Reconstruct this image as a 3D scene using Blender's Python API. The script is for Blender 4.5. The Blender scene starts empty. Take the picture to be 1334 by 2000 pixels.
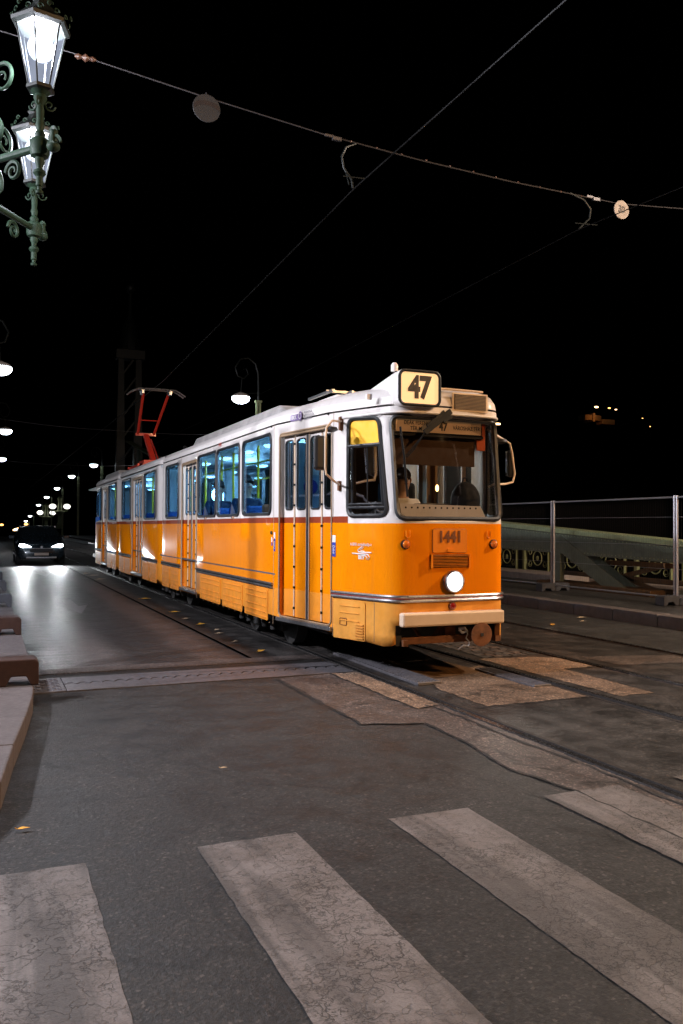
import bpy, bmesh, math, random
from mathutils import Vector, Matrix
from mathutils.geometry import delaunay_2d_cdt
random.seed(7)
R_=math.radians
scene=bpy.context.scene
COL=scene.collection
# ------------------------------------------------------------------ camera
cd=bpy.data.cameras.new("camera"); cam=bpy.data.objects.new("camera",cd); COL.objects.link(cam)
cd.sensor_fit='VERTICAL'; cd.sensor_height=36; cd.sensor_width=24; cd.lens=1650/2000*36
cd.clip_start=.05; cd.clip_end=3000
def cam_matrix():
    F=1650.;CX,CY=667.,1000.
    d=Vector(((-33-CX)/F,-(1026-CY)/F,-1)).normalized()
    p2=Vector(((4000-CX)/F,-(1026+.005*4033-CY)/F,-1))
    up=p2.cross(d).normalized()
    if up.y<0: up=-up
    xr=d.cross(up)
    return Matrix((xr,d,up))
cam.matrix_world=Matrix.Translation((0,0,1.5))@cam_matrix().to_4x4()
scene.camera=cam
# ------------------------------------------------------------------ world (night sky) and exposure
w=bpy.data.worlds.new("World"); scene.world=w; w.use_nodes=True
nt=w.node_tree; bg=nt.nodes['Background']
sky=nt.nodes.new('ShaderNodeTexSky'); sky.sky_type='NISHITA'; sky.sun_disc=False
sky.sun_elevation=R_(-4); sky.sun_rotation=R_(200)
nt.links.new(sky.outputs[0],bg.inputs[0]); bg.inputs[1].default_value=.002
scene.view_settings.view_transform='Standard'; scene.view_settings.look='None'
scene.view_settings.exposure=0; scene.view_settings.gamma=1; scene.view_settings.use_curve_mapping=False
cy=scene.cycles
cy.use_denoising=True
try: cy.denoiser='OPENIMAGEDENOISE'
except Exception: pass
cy.max_bounces=7; cy.transparent_max_bounces=14; cy.transmission_bounces=6
cy.sample_clamp_indirect=4; cy.caustics_reflective=False; cy.caustics_refractive=False
cy.use_light_tree=True
# ------------------------------------------------------------------ material helpers
MATS={}
def new_mat(name):
    m=bpy.data.materials.new(name); m.use_nodes=True
    nt=m.node_tree; return m,nt,nt.nodes['Principled BSDF']
def N(nt,t,**k):
    n=nt.nodes.new(t)
    for a,b in k.items():
        if a.startswith('i_'):
            key=a[2:].replace('_',' ')
            n.inputs[key if key in n.inputs else int(key)].default_value=b
        else: setattr(n,a,b)
    return n
def ramp(nt,fac,stops,interp='LINEAR'):
    r=N(nt,'ShaderNodeValToRGB'); r.color_ramp.interpolation=interp
    el=r.color_ramp.elements
    while len(el)<len(stops): el.new(.5)
    for e,(p,c) in zip(el,stops): e.position=p; e.color=(*c,1) if len(c)==3 else c
    nt.links.new(fac,r.inputs[0]); return r
def mixc(nt,fac,a,b,mode='MIX'):
    m=N(nt,'ShaderNodeMix',data_type='RGBA',blend_type=mode)
    for s,v in ((0,fac),(6,a),(7,b)):
        if hasattr(v,'links') or hasattr(v,'is_output'): nt.links.new(v,m.inputs[s])
        else: m.inputs[s].default_value=v if s==0 else (*v,1)
    return m.outputs[2]
def math_(nt,op,a,b=None,c=None):
    m=N(nt,'ShaderNodeMath',operation=op)
    for i,v in enumerate((a,b,c)):
        if v is None: continue
        if hasattr(v,'is_output'): nt.links.new(v,m.inputs[i])
        else: m.inputs[i].default_value=v
    return m.outputs[0]
def worldpos(nt):
    return N(nt,'ShaderNodeNewGeometry').outputs['Position']
def noise(nt,scale,detail=4,rough=.55,vec=None,dist=0):
    n=N(nt,'ShaderNodeTexNoise'); n.inputs['Scale'].default_value=scale; n.inputs['Detail'].default_value=detail
    n.inputs['Roughness'].default_value=rough; n.inputs['Distortion'].default_value=dist
    if vec is not None: nt.links.new(vec,n.inputs['Vector'])
    return n.outputs[0]
def bump(nt,b,h,strength=.3,dist=.01,normal=None):
    n=N(nt,'ShaderNodeBump'); n.inputs['Strength'].default_value=strength; n.inputs['Distance'].default_value=dist
    nt.links.new(h,n.inputs['Height'])
    if normal is not None: nt.links.new(normal,n.inputs['Normal'])
    if b is not None: nt.links.new(n.outputs[0],b.inputs['Normal'])
    return n.outputs[0]
def simple(name,col,rough=.5,metal=0,var=.18,scale=6,coat=0,bmp=0,bscale=60,spec=.5):
    if name in MATS: return MATS[name]
    m,nt,b=new_mat(name); p=worldpos(nt)
    f=noise(nt,scale,5,.6,p)
    r=ramp(nt,f,[(.25,tuple(c*(1-var) for c in col)),(.75,tuple(min(1,c*(1+var)) for c in col))])
    nt.links.new(r.outputs[0],b.inputs['Base Color'])
    rr=ramp(nt,noise(nt,scale*3,3,.5,p),[(.3,(max(.02,rough*.85),)*3),(.7,(min(1,rough*1.15),)*3)])
    nt.links.new(rr.outputs[0],b.inputs['Roughness'])
    b.inputs['Metallic'].default_value=metal; b.inputs['Coat Weight'].default_value=coat
    b.inputs['Specular IOR Level'].default_value=spec
    if bmp: bump(nt,b,noise(nt,bscale,4,.6,p),bmp,.004)
    MATS[name]=m; return m
def emit(name,col,s):
    if name in MATS: return MATS[name]
    m,nt,b=new_mat(name); b.inputs['Base Color'].default_value=(*[min(1,c*.8) for c in col],1)
    b.inputs['Emission Color'].default_value=(*col,1); b.inputs['Emission Strength'].default_value=s
    MATS[name]=m; return m
def glass(name,tint,gloss=.1,rough=.03,refl=(.9,.95,1)):
    m,nt,b=new_mat(name); out=nt.nodes['Material Output']
    tr=N(nt,'ShaderNodeBsdfTransparent'); tr.inputs[0].default_value=(*tint,1)
    gl=N(nt,'ShaderNodeBsdfGlossy'); gl.inputs['Roughness'].default_value=rough; gl.inputs[0].default_value=(*refl,1)
    fr=N(nt,'ShaderNodeFresnel'); fr.inputs[0].default_value=1.45
    mx=N(nt,'ShaderNodeMixShader'); f=math_(nt,'MULTIPLY',fr.outputs[0],gloss*10)
    nt.links.new(math_(nt,'MINIMUM',f,.6),mx.inputs[0]); nt.links.new(tr.outputs[0],mx.inputs[1]); nt.links.new(gl.outputs[0],mx.inputs[2])
    nt.links.new(mx.outputs[0],out.inputs[0]); nt.nodes.remove(b); MATS[name]=m; return m
# ------------------------------------------------------------------ mesh helpers
class MB:
    def __init__(s): s.v=[]; s.f=[]; s.m=[]
    def add(s,vs,fs,mi=0):
        o=len(s.v); s.v+= [tuple(x) for x in vs]; s.f+=[tuple(i+o for i in f) for f in fs]; s.m+=[mi]*len(fs); return s
    def box(s,x0,x1,y0,y1,z0,z1,mi=0):
        vs=[(x,y,z) for z in (z0,z1) for y in (y0,y1) for x in (x0,x1)]
        return s.add(vs,[(0,2,3,1),(4,5,7,6),(0,1,5,4),(2,6,7,3),(0,4,6,2),(1,3,7,5)],mi)
    def obox(s,c,ax,ay,az,mi=0):
        c=Vector(c); ax,ay,az=Vector(ax),Vector(ay),Vector(az)
        vs=[c+ax*i+ay*j+az*k for k in (-1,1) for j in (-1,1) for i in (-1,1)]
        return s.add(vs,[(0,2,3,1),(4,5,7,6),(0,1,5,4),(2,6,7,3),(0,4,6,2),(1,3,7,5)],mi)
    def bar(s,a,b,w,h,up=(0,0,1),mi=0):
        a,b=Vector(a),Vector(b); d=b-a; u=Vector(up); sd=d.cross(u)
        if sd.length<1e-6: sd=d.cross(Vector((1,0,0)))
        sd.normalize(); u=sd.cross(d).normalized()
        return s.obox((a+b)/2,sd*w/2,d/2,u*h/2,mi)
    def tube(s,pts,r,n=8,closed=False,mi=0,caps=True):
        pts=[Vector(p) for p in pts]; L=len(pts); rs=r if isinstance(r,(list,tuple)) else [r]*L
        rings=[]; prev=None
        for i,p in enumerate(pts):
            if closed: t=(pts[(i+1)%L]-pts[i-1])
            else: t=pts[min(i+1,L-1)]-pts[max(i-1,0)]
            if t.length<1e-9: t=Vector((0,0,1))
            t.normalize()
            if prev is None:
                a=Vector((0,0,1)) if abs(t.z)<.9 else Vector((1,0,0))
                u=t.cross(a).normalized()
            else:
                u=prev-t*prev.dot(t)
                if u.length<1e-6: u=t.cross(Vector((0,0,1)))
                u.normalize()
            prev=u; v=t.cross(u)
            rings.append([p+(u*math.cos(2*math.pi*k/n)+v*math.sin(2*math.pi*k/n))*rs[i] for k in range(n)])
        o=len(s.v); vs=[q for rg in rings for q in rg]; fs=[]
        for i in range(L if closed else L-1):
            j=(i+1)%L
            for k in range(n): fs.append((i*n+k,i*n+(k+1)%n,j*n+(k+1)%n,j*n+k))
        if not closed and caps: fs+= [tuple(range(n))[::-1],tuple((L-1)*n+k for k in range(n))]
        return s.add(vs,fs,mi)
    def lathe(s,prof,c=(0,0,0),axis='z',n=16,mi=0,ang=0):
        c=Vector(c); vs=[];fs=[]
        for r,h in prof:
            for k in range(n):
                a=2*math.pi*k/n+ang; x,y=r*math.cos(a),r*math.sin(a)
                p={'z':(x,y,h),'y':(x,h,y),'x':(h,x,y)}[axis]; vs.append(c+Vector(p))
        for i in range(len(prof)-1):
            for k in range(n): fs.append((i*n+k,i*n+(k+1)%n,(i+1)*n+(k+1)%n,(i+1)*n+k))
        fs.append(tuple(range(n))[::-1]); fs.append(tuple((len(prof)-1)*n+k for k in range(n)))
        return s.add(vs,fs,mi)
    def ball(s,c,r,n=12,m=8,sc=(1,1,1),mi=0):
        vs=[];fs=[]; c=Vector(c)
        for i in range(m+1):
            th=math.pi*i/m
            for k in range(n):
                a=2*math.pi*k/n; vs.append(c+Vector((r*sc[0]*math.sin(th)*math.cos(a),r*sc[1]*math.sin(th)*math.sin(a),r*sc[2]*math.cos(th))))
        for i in range(m):
            for k in range(n): fs.append((i*n+k,(i+1)*n+k,(i+1)*n+(k+1)%n,i*n+(k+1)%n))
        return s.add(vs,fs,mi)
    def poly(s,pts,z0,z1,mi=0):   # extruded polygon in XY
        n=len(pts); vs=[(x,y,z0) for x,y in pts]+[(x,y,z1) for x,y in pts]
        fs=[tuple(range(n)),tuple(range(n,2*n))]+[(i,(i+1)%n,n+(i+1)%n,n+i) for i in range(n)]
        return s.add(vs,fs,mi)
    def build(s,name,mats,parent=None,org=(0,0,0),smooth=False,bevel=0,label=None,kind=None,fix=True,ang=35):
        me=bpy.data.meshes.new(name); ox,oy,oz=org
        me.from_pydata([(x-ox,y-oy,z-oz) for x,y,z in s.v],[],s.f)
        for m in (mats if isinstance(mats,(list,tuple)) else [mats]): me.materials.append(m)
        for p,mi in zip(me.polygons,s.m): p.material_index=mi
        if fix:
            bm=bmesh.new(); bm.from_mesh(me); bmesh.ops.remove_doubles(bm,verts=bm.verts,dist=1e-5); bmesh.ops.recalc_face_normals(bm,faces=bm.faces)
            bm.to_mesh(me); bm.free()
        if smooth:
            me.shade_smooth(); me.set_sharp_from_angle(angle=R_(ang))
        me.update()
        o=bpy.data.objects.new(name,me); COL.objects.link(o)
        if parent is not None: o.parent=parent
        else: o.location=org
        if bevel:
            b=o.modifiers.new('bevel','BEVEL'); b.width=bevel; b.segments=2; b.limit_method='ANGLE'
        if label: o['label']=label
        if kind: o['kind']=kind
        return o
def thing(name,label,cat,loc=(0,0,0),group=None,rz=0):
    o=bpy.data.objects.new(name,None); COL.objects.link(o); o.location=loc; o.rotation_euler=(0,0,rz)
    o.empty_display_size=.1; o['label']=label; o['category']=cat
    if group: o['group']=group
    return o
def tag(o,label,cat,group=None):
    o['label']=label; o['category']=cat
    if group: o['group']=group
    return o
def copy_thing(root,loc,label,rz=None):
    c=root.copy(); COL.objects.link(c); c.location=loc; c['label']=label
    if rz is not None: c.rotation_euler=(0,0,rz)
    for ch in root.children:
        d=ch.copy(); COL.objects.link(d); d.parent=c
        for g in ch.children:
            e=g.copy(); COL.objects.link(e); e.parent=d
    return c
def light(name,loc,power,col,r=.1,typ='POINT',parent=None,org=(0,0,0),**k):
    l=bpy.data.lights.new(name,typ); l.energy=power; l.color=col
    if typ in('POINT','SPOT'): l.shadow_soft_size=r
    for a,b in k.items():
        if a!='aim': setattr(l,a,b)
    o=bpy.data.objects.new(name,l); COL.objects.link(o)
    o.location=Vector(loc)-Vector(org)
    if parent: o.parent=parent
    if 'aim' in k: o.rotation_euler=(Vector(k['aim'])-Vector(loc)).to_track_quat('-Z','Y').to_euler()
    return o
def text_mesh(name,txt,mat,parent,org,origin,xdir,ydir,size,offset=0,sx=1,extr=.001,align='CENTER',smooth=False,spacing=1,label=None):
    cu=bpy.data.curves.new(name,'FONT'); cu.body=txt; cu.size=size; cu.extrude=extr; cu.offset=offset; cu.align_x=align; cu.align_y='CENTER'
    cu.space_character=spacing; cu.resolution_u=3
    t=bpy.data.objects.new(name+'_curve',cu); COL.objects.link(t)
    dg=bpy.context.evaluated_depsgraph_get(); me=bpy.data.meshes.new_from_object(t.evaluated_get(dg))
    bpy.data.objects.remove(t); bpy.data.curves.remove(cu)
    X=Vector(xdir).normalized()*sx; Y=Vector(ydir).normalized(); Z=X.cross(Y).normalized()
    O=Vector(origin)-Vector(org)
    for v in me.vertices: v.co=O+X*v.co.x+Y*v.co.y+Z*v.co.z
    me.materials.clear(); me.materials.append(mat)
    o=bpy.data.objects.new(name,me); COL.objects.link(o); o.parent=parent
    if label: o['label']=label
    return o
def rr(u0,u1,v0,v1,r,n=5):
    out=[]
    for cx,cyy,a0 in ((u1-r,v1-r,0),(u0+r,v1-r,90),(u0+r,v0+r,180),(u1-r,v0+r,270)):
        for k in range(n+1):
            a=R_(a0+90*k/n); out.append((cx+r*math.cos(a),cyy+r*math.sin(a)))
    return out
def rquad(q,r,n=5):     # rounded quad, corners in order
    out=[]; L=len(q)
    for i in range(L):
        p=Vector(q[i]); a=(Vector(q[i-1])-p).normalized(); b=(Vector(q[(i+1)%L])-p).normalized()
        A=p+a*r; B=p+b*r
        for k in range(n+1):
            t=k/n; out.append(tuple(A*(1-t)**2+p*2*t*(1-t)+B*t*t))
    return out
def inside(p,poly):
    x,y=p; c=False; j=len(poly)-1
    for i in range(len(poly)):
        xi,yi=poly[i]; xj,yj=poly[j]
        if (yi>y)!=(yj>y) and x<(xj-xi)*(y-yi)/(yj-yi)+xi: c=not c
        j=i
    return c
def cdt_sheet(mb,outer,holes,us,vs_,f,away=None,mi=0):
    V=[];E=[]
    def loop(L):
        o=len(V); V.extend([Vector(p) for p in L]); E.extend([(o+i,o+(i+1)%len(L)) for i in range(len(L))])
    loop(outer)
    for h in holes: loop(h)
    for u in us:
        for v in vs_:
            if inside((u,v),outer) and not any(inside((u,v),h) for h in holes): V.append(Vector((u,v)))
    r=delaunay_2d_cdt(V,E,[],0,1e-6); P,F=r[0],r[2]
    fs=[]
    P3=[Vector(f(p.x,p.y)) for p in P]
    for t in F:
        c=(sum(P[i].x for i in t)/len(t),sum(P[i].y for i in t)/len(t))
        if not inside(c,outer) or any(inside(c,h) for h in holes): continue
        if away is not None:
            a,b,d=P3[t[0]],P3[t[1]],P3[t[2]]; n=(b-a).cross(d-a); cc=(a+b+d)/3
            if n.dot(cc-Vector(away(cc)))<0: t=tuple(reversed(t))
        fs.append(tuple(t))
    mb.add(P3,fs,mi)
# ------------------------------------------------------------------ materials
def asphalt(name,base,patch=.35,rough=.5,fine=.5,wear=True,mott=.45,tint2=None,ripple=0,tracks=False):
    m,nt,b=new_mat(name); p=worldpos(nt)
    big=noise(nt,.55,4,.6,p); mid=noise(nt,3.2,6,.65,p); fin=noise(nt,140,3,.7,p); agg=N(nt,'ShaderNodeTexVoronoi'); agg.inputs['Scale'].default_value=85
    nt.links.new(p,agg.inputs['Vector'])
    t2=tint2 or tuple(c*1.5 for c in base)
    c=ramp(nt,big,[(.3,tuple(x*(1-patch) for x in base)),(.55,base),(.8,t2)]).outputs[0]
    c=mixc(nt,mott,c,ramp(nt,mid,[(.34,(.4,.39,.39)),(.62,(1.4,1.36,1.32))]).outputs[0],'MULTIPLY')
    c=mixc(nt,.85,c,ramp(nt,agg.outputs['Color'],[(.15,(.35,.35,.36)),(.55,(.85,.85,.85)),(.8,(1.5,1.45,1.4)),(.97,(4.2,4.0,3.8))]).outputs[0],'MULTIPLY')
    c=mixc(nt,.7,c,ramp(nt,noise(nt,42,3,.7,p),[(.38,(.5,.5,.5)),(.62,(1.45,1.42,1.4))]).outputs[0],'MULTIPLY')
    # cracks
    vd=N(nt,'ShaderNodeTexVoronoi',feature='DISTANCE_TO_EDGE'); vd.inputs['Scale'].default_value=.55
    wob=N(nt,'ShaderNodeVectorMath',operation='ADD'); nz=N(nt,'ShaderNodeTexNoise'); nz.inputs['Scale'].default_value=2.5; nz.inputs['Detail'].default_value=5
    nt.links.new(p,nz.inputs['Vector']); nt.links.new(p,wob.inputs[0])
    sc=N(nt,'ShaderNodeVectorMath',operation='SCALE'); sc.inputs[3].default_value=.8; nt.links.new(nz.outputs['Color'],sc.inputs[0]); nt.links.new(sc.outputs[0],wob.inputs[1])
    nt.links.new(wob.outputs[0],vd.inputs['Vector'])
    crack=ramp(nt,vd.outputs[0],[(0,(0,0,0)),(.006,(.2,.2,.2)),(.012,(1,1,1))]).outputs[0]
    if wear: c=mixc(nt,.6,c,crack,'MULTIPLY')
    rv=ramp(nt,mid,[(.3,(rough*.75,)*3),(.7,(min(1,rough*1.3),)*3)]).outputs[0]
    if tracks:   # polished wheel paths, colour lightened further to carry the headlight streaks
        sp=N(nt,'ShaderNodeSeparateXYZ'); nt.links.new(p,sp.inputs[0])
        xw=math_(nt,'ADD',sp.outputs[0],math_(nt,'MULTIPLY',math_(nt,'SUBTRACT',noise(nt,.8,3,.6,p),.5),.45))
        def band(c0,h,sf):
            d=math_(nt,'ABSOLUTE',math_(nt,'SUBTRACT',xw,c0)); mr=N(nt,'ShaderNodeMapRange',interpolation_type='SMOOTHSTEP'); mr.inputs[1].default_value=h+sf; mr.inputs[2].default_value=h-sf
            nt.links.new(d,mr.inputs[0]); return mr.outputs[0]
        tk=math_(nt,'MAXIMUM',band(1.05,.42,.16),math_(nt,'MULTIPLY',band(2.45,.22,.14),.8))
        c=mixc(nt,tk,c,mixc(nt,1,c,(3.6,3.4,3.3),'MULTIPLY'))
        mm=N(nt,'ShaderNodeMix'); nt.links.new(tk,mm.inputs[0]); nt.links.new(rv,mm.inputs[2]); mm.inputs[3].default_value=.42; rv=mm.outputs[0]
    nt.links.new(c,b.inputs['Base Color']); nt.links.new(rv,b.inputs['Roughness'])
    n1=bump(nt,None,fin,fine*.6,.003)
    n2=bump(nt,None,noise(nt,42,3,.7,p),fine*.7,.008,n1)
    if ripple:
        mp=N(nt,'ShaderNodeMapping'); mp.inputs['Scale'].default_value=(1.1,5.5,1); nt.links.new(p,mp.inputs['Vector'])
        n2=bump(nt,None,noise(nt,1.6,5,.6,mp.outputs[0],.6),ripple,.05,n2)
    nt.links.new(n2,b.inputs['Normal'])
    MATS[name]=m; return m
M_asph=asphalt('asphalt_crossing',(.0215,.0202,.0198),.3,.62,.9)
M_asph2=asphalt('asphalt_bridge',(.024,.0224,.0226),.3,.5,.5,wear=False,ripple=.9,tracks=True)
M_asph3=asphalt('asphalt_track_bed',(.032,.029,.028),.5,.55,.9,tint2=(.085,.064,.055),mott=.9)
M_asph4=asphalt('asphalt_right_lane',(.04,.039,.039),.3,.5,.5,wear=False)
M_conc=asphalt('patch_concrete_pink',(.075,.06,.055),.25,.6,.6,tint2=(.11,.088,.08))
M_tan=asphalt('patch_concrete_tan',(.2,.14,.1),.45,.6,.5,tint2=(.34,.26,.205))
M_dark=simple('dark_gap',(.012,.011,.011),.8)
M_kerb=simple('kerb_granite',(.095,.078,.076),.7,var=.25,scale=9,bmp=.4)
M_kerbbrown=simple('kerb_stained',(.16,.12,.09),.75,var=.3,scale=6,bmp=.4)
def zebra_mat():
    m,nt,b=new_mat('zebra_paint'); p=worldpos(nt)
    base=ramp(nt,noise(nt,2.6,6,.65,p),[(.3,(.09,.073,.062)),(.5,(.145,.126,.12)),(.72,(.215,.195,.19))]).outputs[0]
    asph=(.028,.026,.026)
    # worn areas and dark tyre streaks
    mp=N(nt,'ShaderNodeMapping'); mp.inputs['Scale'].default_value=(4.5,.45,1); mp.inputs['Rotation'].default_value=(0,0,.12); nt.links.new(p,mp.inputs['Vector'])
    streak=ramp(nt,noise(nt,1.1,4,.6,mp.outputs[0],.4),[(.40,(1,1,1)),(.54,(0,0,0))]).outputs[0]
    c=mixc(nt,math_(nt,'MULTIPLY',streak,.72),base,(.045,.04,.038))
    worn=ramp(nt,noise(nt,11,8,.75,p,.3),[(.58,(0,0,0)),(.7,(1,1,1))]).outputs[0]
    c=mixc(nt,math_(nt,'MULTIPLY',worn,.6),c,asph)
    def cr(scale,wd,dist):
        vd=N(nt,'ShaderNodeTexVoronoi',feature='DISTANCE_TO_EDGE'); vd.inputs['Scale'].default_value=scale
        nz=N(nt,'ShaderNodeTexNoise'); nz.inputs['Scale'].default_value=scale*1.3; nz.inputs['Detail'].default_value=6; nt.links.new(p,nz.inputs['Vector'])
        sc=N(nt,'ShaderNodeVectorMath',operation='SCALE'); sc.inputs[3].default_value=dist; nt.links.new(nz.outputs['Color'],sc.inputs[0])
        ad=N(nt,'ShaderNodeVectorMath',operation='ADD'); nt.links.new(p,ad.inputs[0]); nt.links.new(sc.outputs[0],ad.inputs[1]); nt.links.new(ad.outputs[0],vd.inputs['Vector'])
        return ramp(nt,vd.outputs[0],[(0,(1,1,1)),(wd,(.8,.8,.8)),(wd*2.2,(0,0,0))]).outputs[0]
    k1=cr(6,.013,.5); k2=cr(14,.016,.25)
    dens=ramp(nt,noise(nt,1.7,3,.5,p),[(.45,(0,0,0)),(.6,(1,1,1))]).outputs[0]
    k2=math_(nt,'MULTIPLY',k2,dens); k=math_(nt,'MAXIMUM',math_(nt,'MULTIPLY',k1,ramp(nt,noise(nt,.9,2,.5,p),[(.35,(.25,.25,.25)),(.6,(1,1,1))]).outputs[0]),k2)
    gate=ramp(nt,noise(nt,2.3,4,.6,p),[(.36,(.25,.25,.25)),(.5,(1,1,1))]).outputs[0]
    k=math_(nt,'MULTIPLY',k,gate)
    c=mixc(nt,math_(nt,'MULTIPLY',k,.85),c,(.02,.018,.017))
    chip=ramp(nt,noise(nt,38,5,.8,p),[(.56,(0,0,0)),(.66,(1,1,1))]).outputs[0]
    c=mixc(nt,math_(nt,'MULTIPLY',chip,.55),c,(.035,.032,.031))
    c=mixc(nt,.5,c,ramp(nt,noise(nt,150,2,.7,p),[(.3,(.6,.6,.6)),(.7,(1.35,1.35,1.35))]).outputs[0],'MULTIPLY')
    nt.links.new(c,b.inputs['Base Color']); b.inputs['Roughness'].default_value=.62
    inv=math_(nt,'SUBTRACT',1,k); n1=bump(nt,None,inv,.8,.008); n2=bump(nt,None,noise(nt,120,3,.7,p),.6,.005,n1); nt.links.new(n2,b.inputs['Normal'])
    MATS['zebra']=m; return m
M_zebra=zebra_mat()
M_mark=simple('road_marking_white',(.14,.133,.13),.5,var=.4,scale=14,bmp=.3)
def paint_mat():
    m,nt,b=new_mat('tram_paint'); p=worldpos(nt); sep=N(nt,'ShaderNodeSeparateXYZ'); nt.links.new(p,sep.inputs[0])
    z=sep.outputs[2]; y=sep.outputs[1]
    nz=noise(nt,1.4,4,.6,p)
    org=ramp(nt,nz,[(.3,(.84,.222,.0012)),(.7,(.92,.262,.0015))]).outputs[0]
    fade=ramp(nt,noise(nt,5,5,.6,p),[(.3,(.78,.32,.05)),(.7,(.88,.4,.085))]).outputs[0]
    low=math_(nt,'MULTIPLY',math_(nt,'LESS_THAN',z,.78),math_(nt,'LESS_THAN',y,8.2))
    low2=math_(nt,'MULTIPLY',math_(nt,'LESS_THAN',z,.78),.45)
    org=mixc(nt,math_(nt,'MAXIMUM',math_(nt,'MULTIPLY',low,.95),low2),org,fade)
    red=(.28,.05,.022)
    wht=ramp(nt,nz,[(.3,(.66,.60,.57)),(.7,(.74,.69,.66))]).outputs[0]
    isw=math_(nt,'GREATER_THAN',z,math_(nt,'SUBTRACT',1.612,math_(nt,'MULTIPLY',math_(nt,'LESS_THAN',y,8.0),.072)))
    isr=math_(nt,'GREATER_THAN',z,1.545)
    wht=mixc(nt,math_(nt,'MULTIPLY',math_(nt,'GREATER_THAN',z,2.8),.45),wht,(.36,.33,.32))  # white greyed above the shoulder to offset the close lantern light
    c=mixc(nt,isr,org,red); c=mixc(nt,isw,c,wht)
    # grime: streaks running down and dust near the skirt
    mp=N(nt,'ShaderNodeMapping'); mp.inputs['Scale'].default_value=(9,9,.7); nt.links.new(p,mp.inputs['Vector'])
    st=ramp(nt,noise(nt,1.3,6,.7,mp.outputs[0]),[(.52,(0,0,0)),(.8,(1,1,1))]).outputs[0]
    c=mixc(nt,math_(nt,'MULTIPLY',st,.16),c,(.16,.10,.06))
    lowd=N(nt,'ShaderNodeMapRange'); lowd.inputs[1].default_value=.8; lowd.inputs[2].default_value=.3; nt.links.new(z,lowd.inputs[0])
    dn=math_(nt,'MULTIPLY',lowd.outputs[0],ramp(nt,noise(nt,7,6,.7,p),[(.35,(0,0,0)),(.75,(1,1,1))]).outputs[0])
    c=mixc(nt,math_(nt,'MULTIPLY',dn,.6),c,(.2,.1,.04))
    nt.links.new(c,b.inputs['Base Color'])
    nt.links.new(ramp(nt,noise(nt,18,4,.6,p),[(.3,(.5,)*3),(.8,(.62,)*3)]).outputs[0],b.inputs['Roughness'])
    b.inputs['Coat Weight'].default_value=.32; b.inputs['Coat Roughness'].default_value=.16; b.inputs['Specular IOR Level'].default_value=.02
    bump(nt,b,noise(nt,2.2,3,.5,p),.05,.03)
    MATS['paint']=m; return m
M_paint=paint_mat()
M_rub=simple('black_rubber',(.02,.02,.022),.45,var=.2)
M_seal=simple('grey_seal',(.06,.06,.07),.5)
M_blackmetal=simple('black_metal',(.008,.0075,.0075),.5,spec=.2)
M_silver=simple('worn_aluminium',(.42,.42,.43),.32,.9,var=.25,scale=20)
M_steel=simple('brushed_steel',(.5,.5,.52),.3,1,var=.2)
M_rail=simple('rail_steel',(.16,.16,.17),.26,.9,var=.3,scale=14)
M_railside=simple('rail_rust',(.022,.017,.015),.7,.3,var=.35,scale=20,bmp=.4)
M_plate=simple('plate_steel',(.15,.14,.15),.5,.5,var=.3,scale=18,bmp=.3)
M_rust=simple('rusty_iron',(.17,.065,.025),.75,.1,var=.45,scale=12,bmp=.5)
M_orangepaint=simple('orange_enamel',(.86,.25,.008),.38,coat=.3,var=.08)
M_cream=simple('cream_enamel',(.72,.55,.4),.4,coat=.2,var=.08)
M_white=simple('white_enamel',(.72,.67,.64),.38,coat=.3,var=.08)
M_tanframe=simple('tan_trim',(.3,.2,.12),.5)
M_redline=simple('red_line',(.25,.02,.012),.4)
M_redarm=simple('red_enamel',(.5,.03,.015),.4,coat=.2)
M_under=simple('underframe_black',(.02,.018,.017),.7,var=.4,bmp=.4)
M_beige=simple('cab_beige',(.2,.115,.055),.6)
M_brown=simple('blind_brown',(.085,.045,.022),.85,var=.12)
M_redcloth=simple('red_cloth',(.7,.12,.02),.8)
M_yelblind=simple('yellow_blind',(1,.5,.005),.6,var=.05)
M_saloonwall=simple('saloon_wall',(.55,.6,.62),.5,var=.08)
M_saloonfloor=simple('saloon_floor',(.1,.1,.11),.7)
M_blueseat=simple('blue_seat',(.03,.1,.3),.6)
M_orseat=simple('orange_seat',(.6,.14,.04),.6)
M_yel=simple('yellow_pole',(.85,.6,.03),.35,coat=.3)
M_green=simple('bridge_green',(.12,.135,.095),.5,var=.25,scale=8,bmp=.3)
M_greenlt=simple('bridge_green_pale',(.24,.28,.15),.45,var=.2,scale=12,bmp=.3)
M_greenrust=simple('bridge_green_rusty',(.10,.05,.018),.7,var=.5,scale=7,bmp=.5)
M_castgreen=simple('cast_iron_green',(.016,.034,.02),.6,var=.3,scale=20,coat=0,spec=.2,bmp=.3)
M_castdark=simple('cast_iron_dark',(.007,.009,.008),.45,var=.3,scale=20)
M_galv=simple('galvanised_steel',(.42,.42,.46),.38,.7,var=.15,scale=30)
M_foot=simple('fence_foot_grey',(.05,.05,.058),.7,var=.3,bmp=.4)
M_footbrown=simple('fence_foot_brown',(.035,.012,.007),.7,var=.3,bmp=.4)
M_wire=simple('cable_steel',(.08,.075,.08),.4,.6)
M_copper=simple('contact_wire_copper',(.011,.0105,.0105),.45,.6)
M_insul=simple('insulator_brown',(.12,.06,.04),.4)
M_carpaint=simple('car_dark_paint',(.018,.028,.036),.25,.3,coat=.6,var=.1)
M_tyre=simple('tyre',(.015,.015,.015),.8)
M_leaf=simple('leaf_yellow',(.75,.38,.04),.6,var=.3,scale=40)
M_leafp=simple('leaf_pale',(.5,.38,.25),.6,var=.3,scale=40)
M_skin=simple('skin',(.5,.3,.2),.5,var=.06)
M_hair=simple('hair_dark',(.03,.02,.015),.6)
M_tee=simple('white_tshirt',(.72,.7,.68),.8,var=.06)
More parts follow.
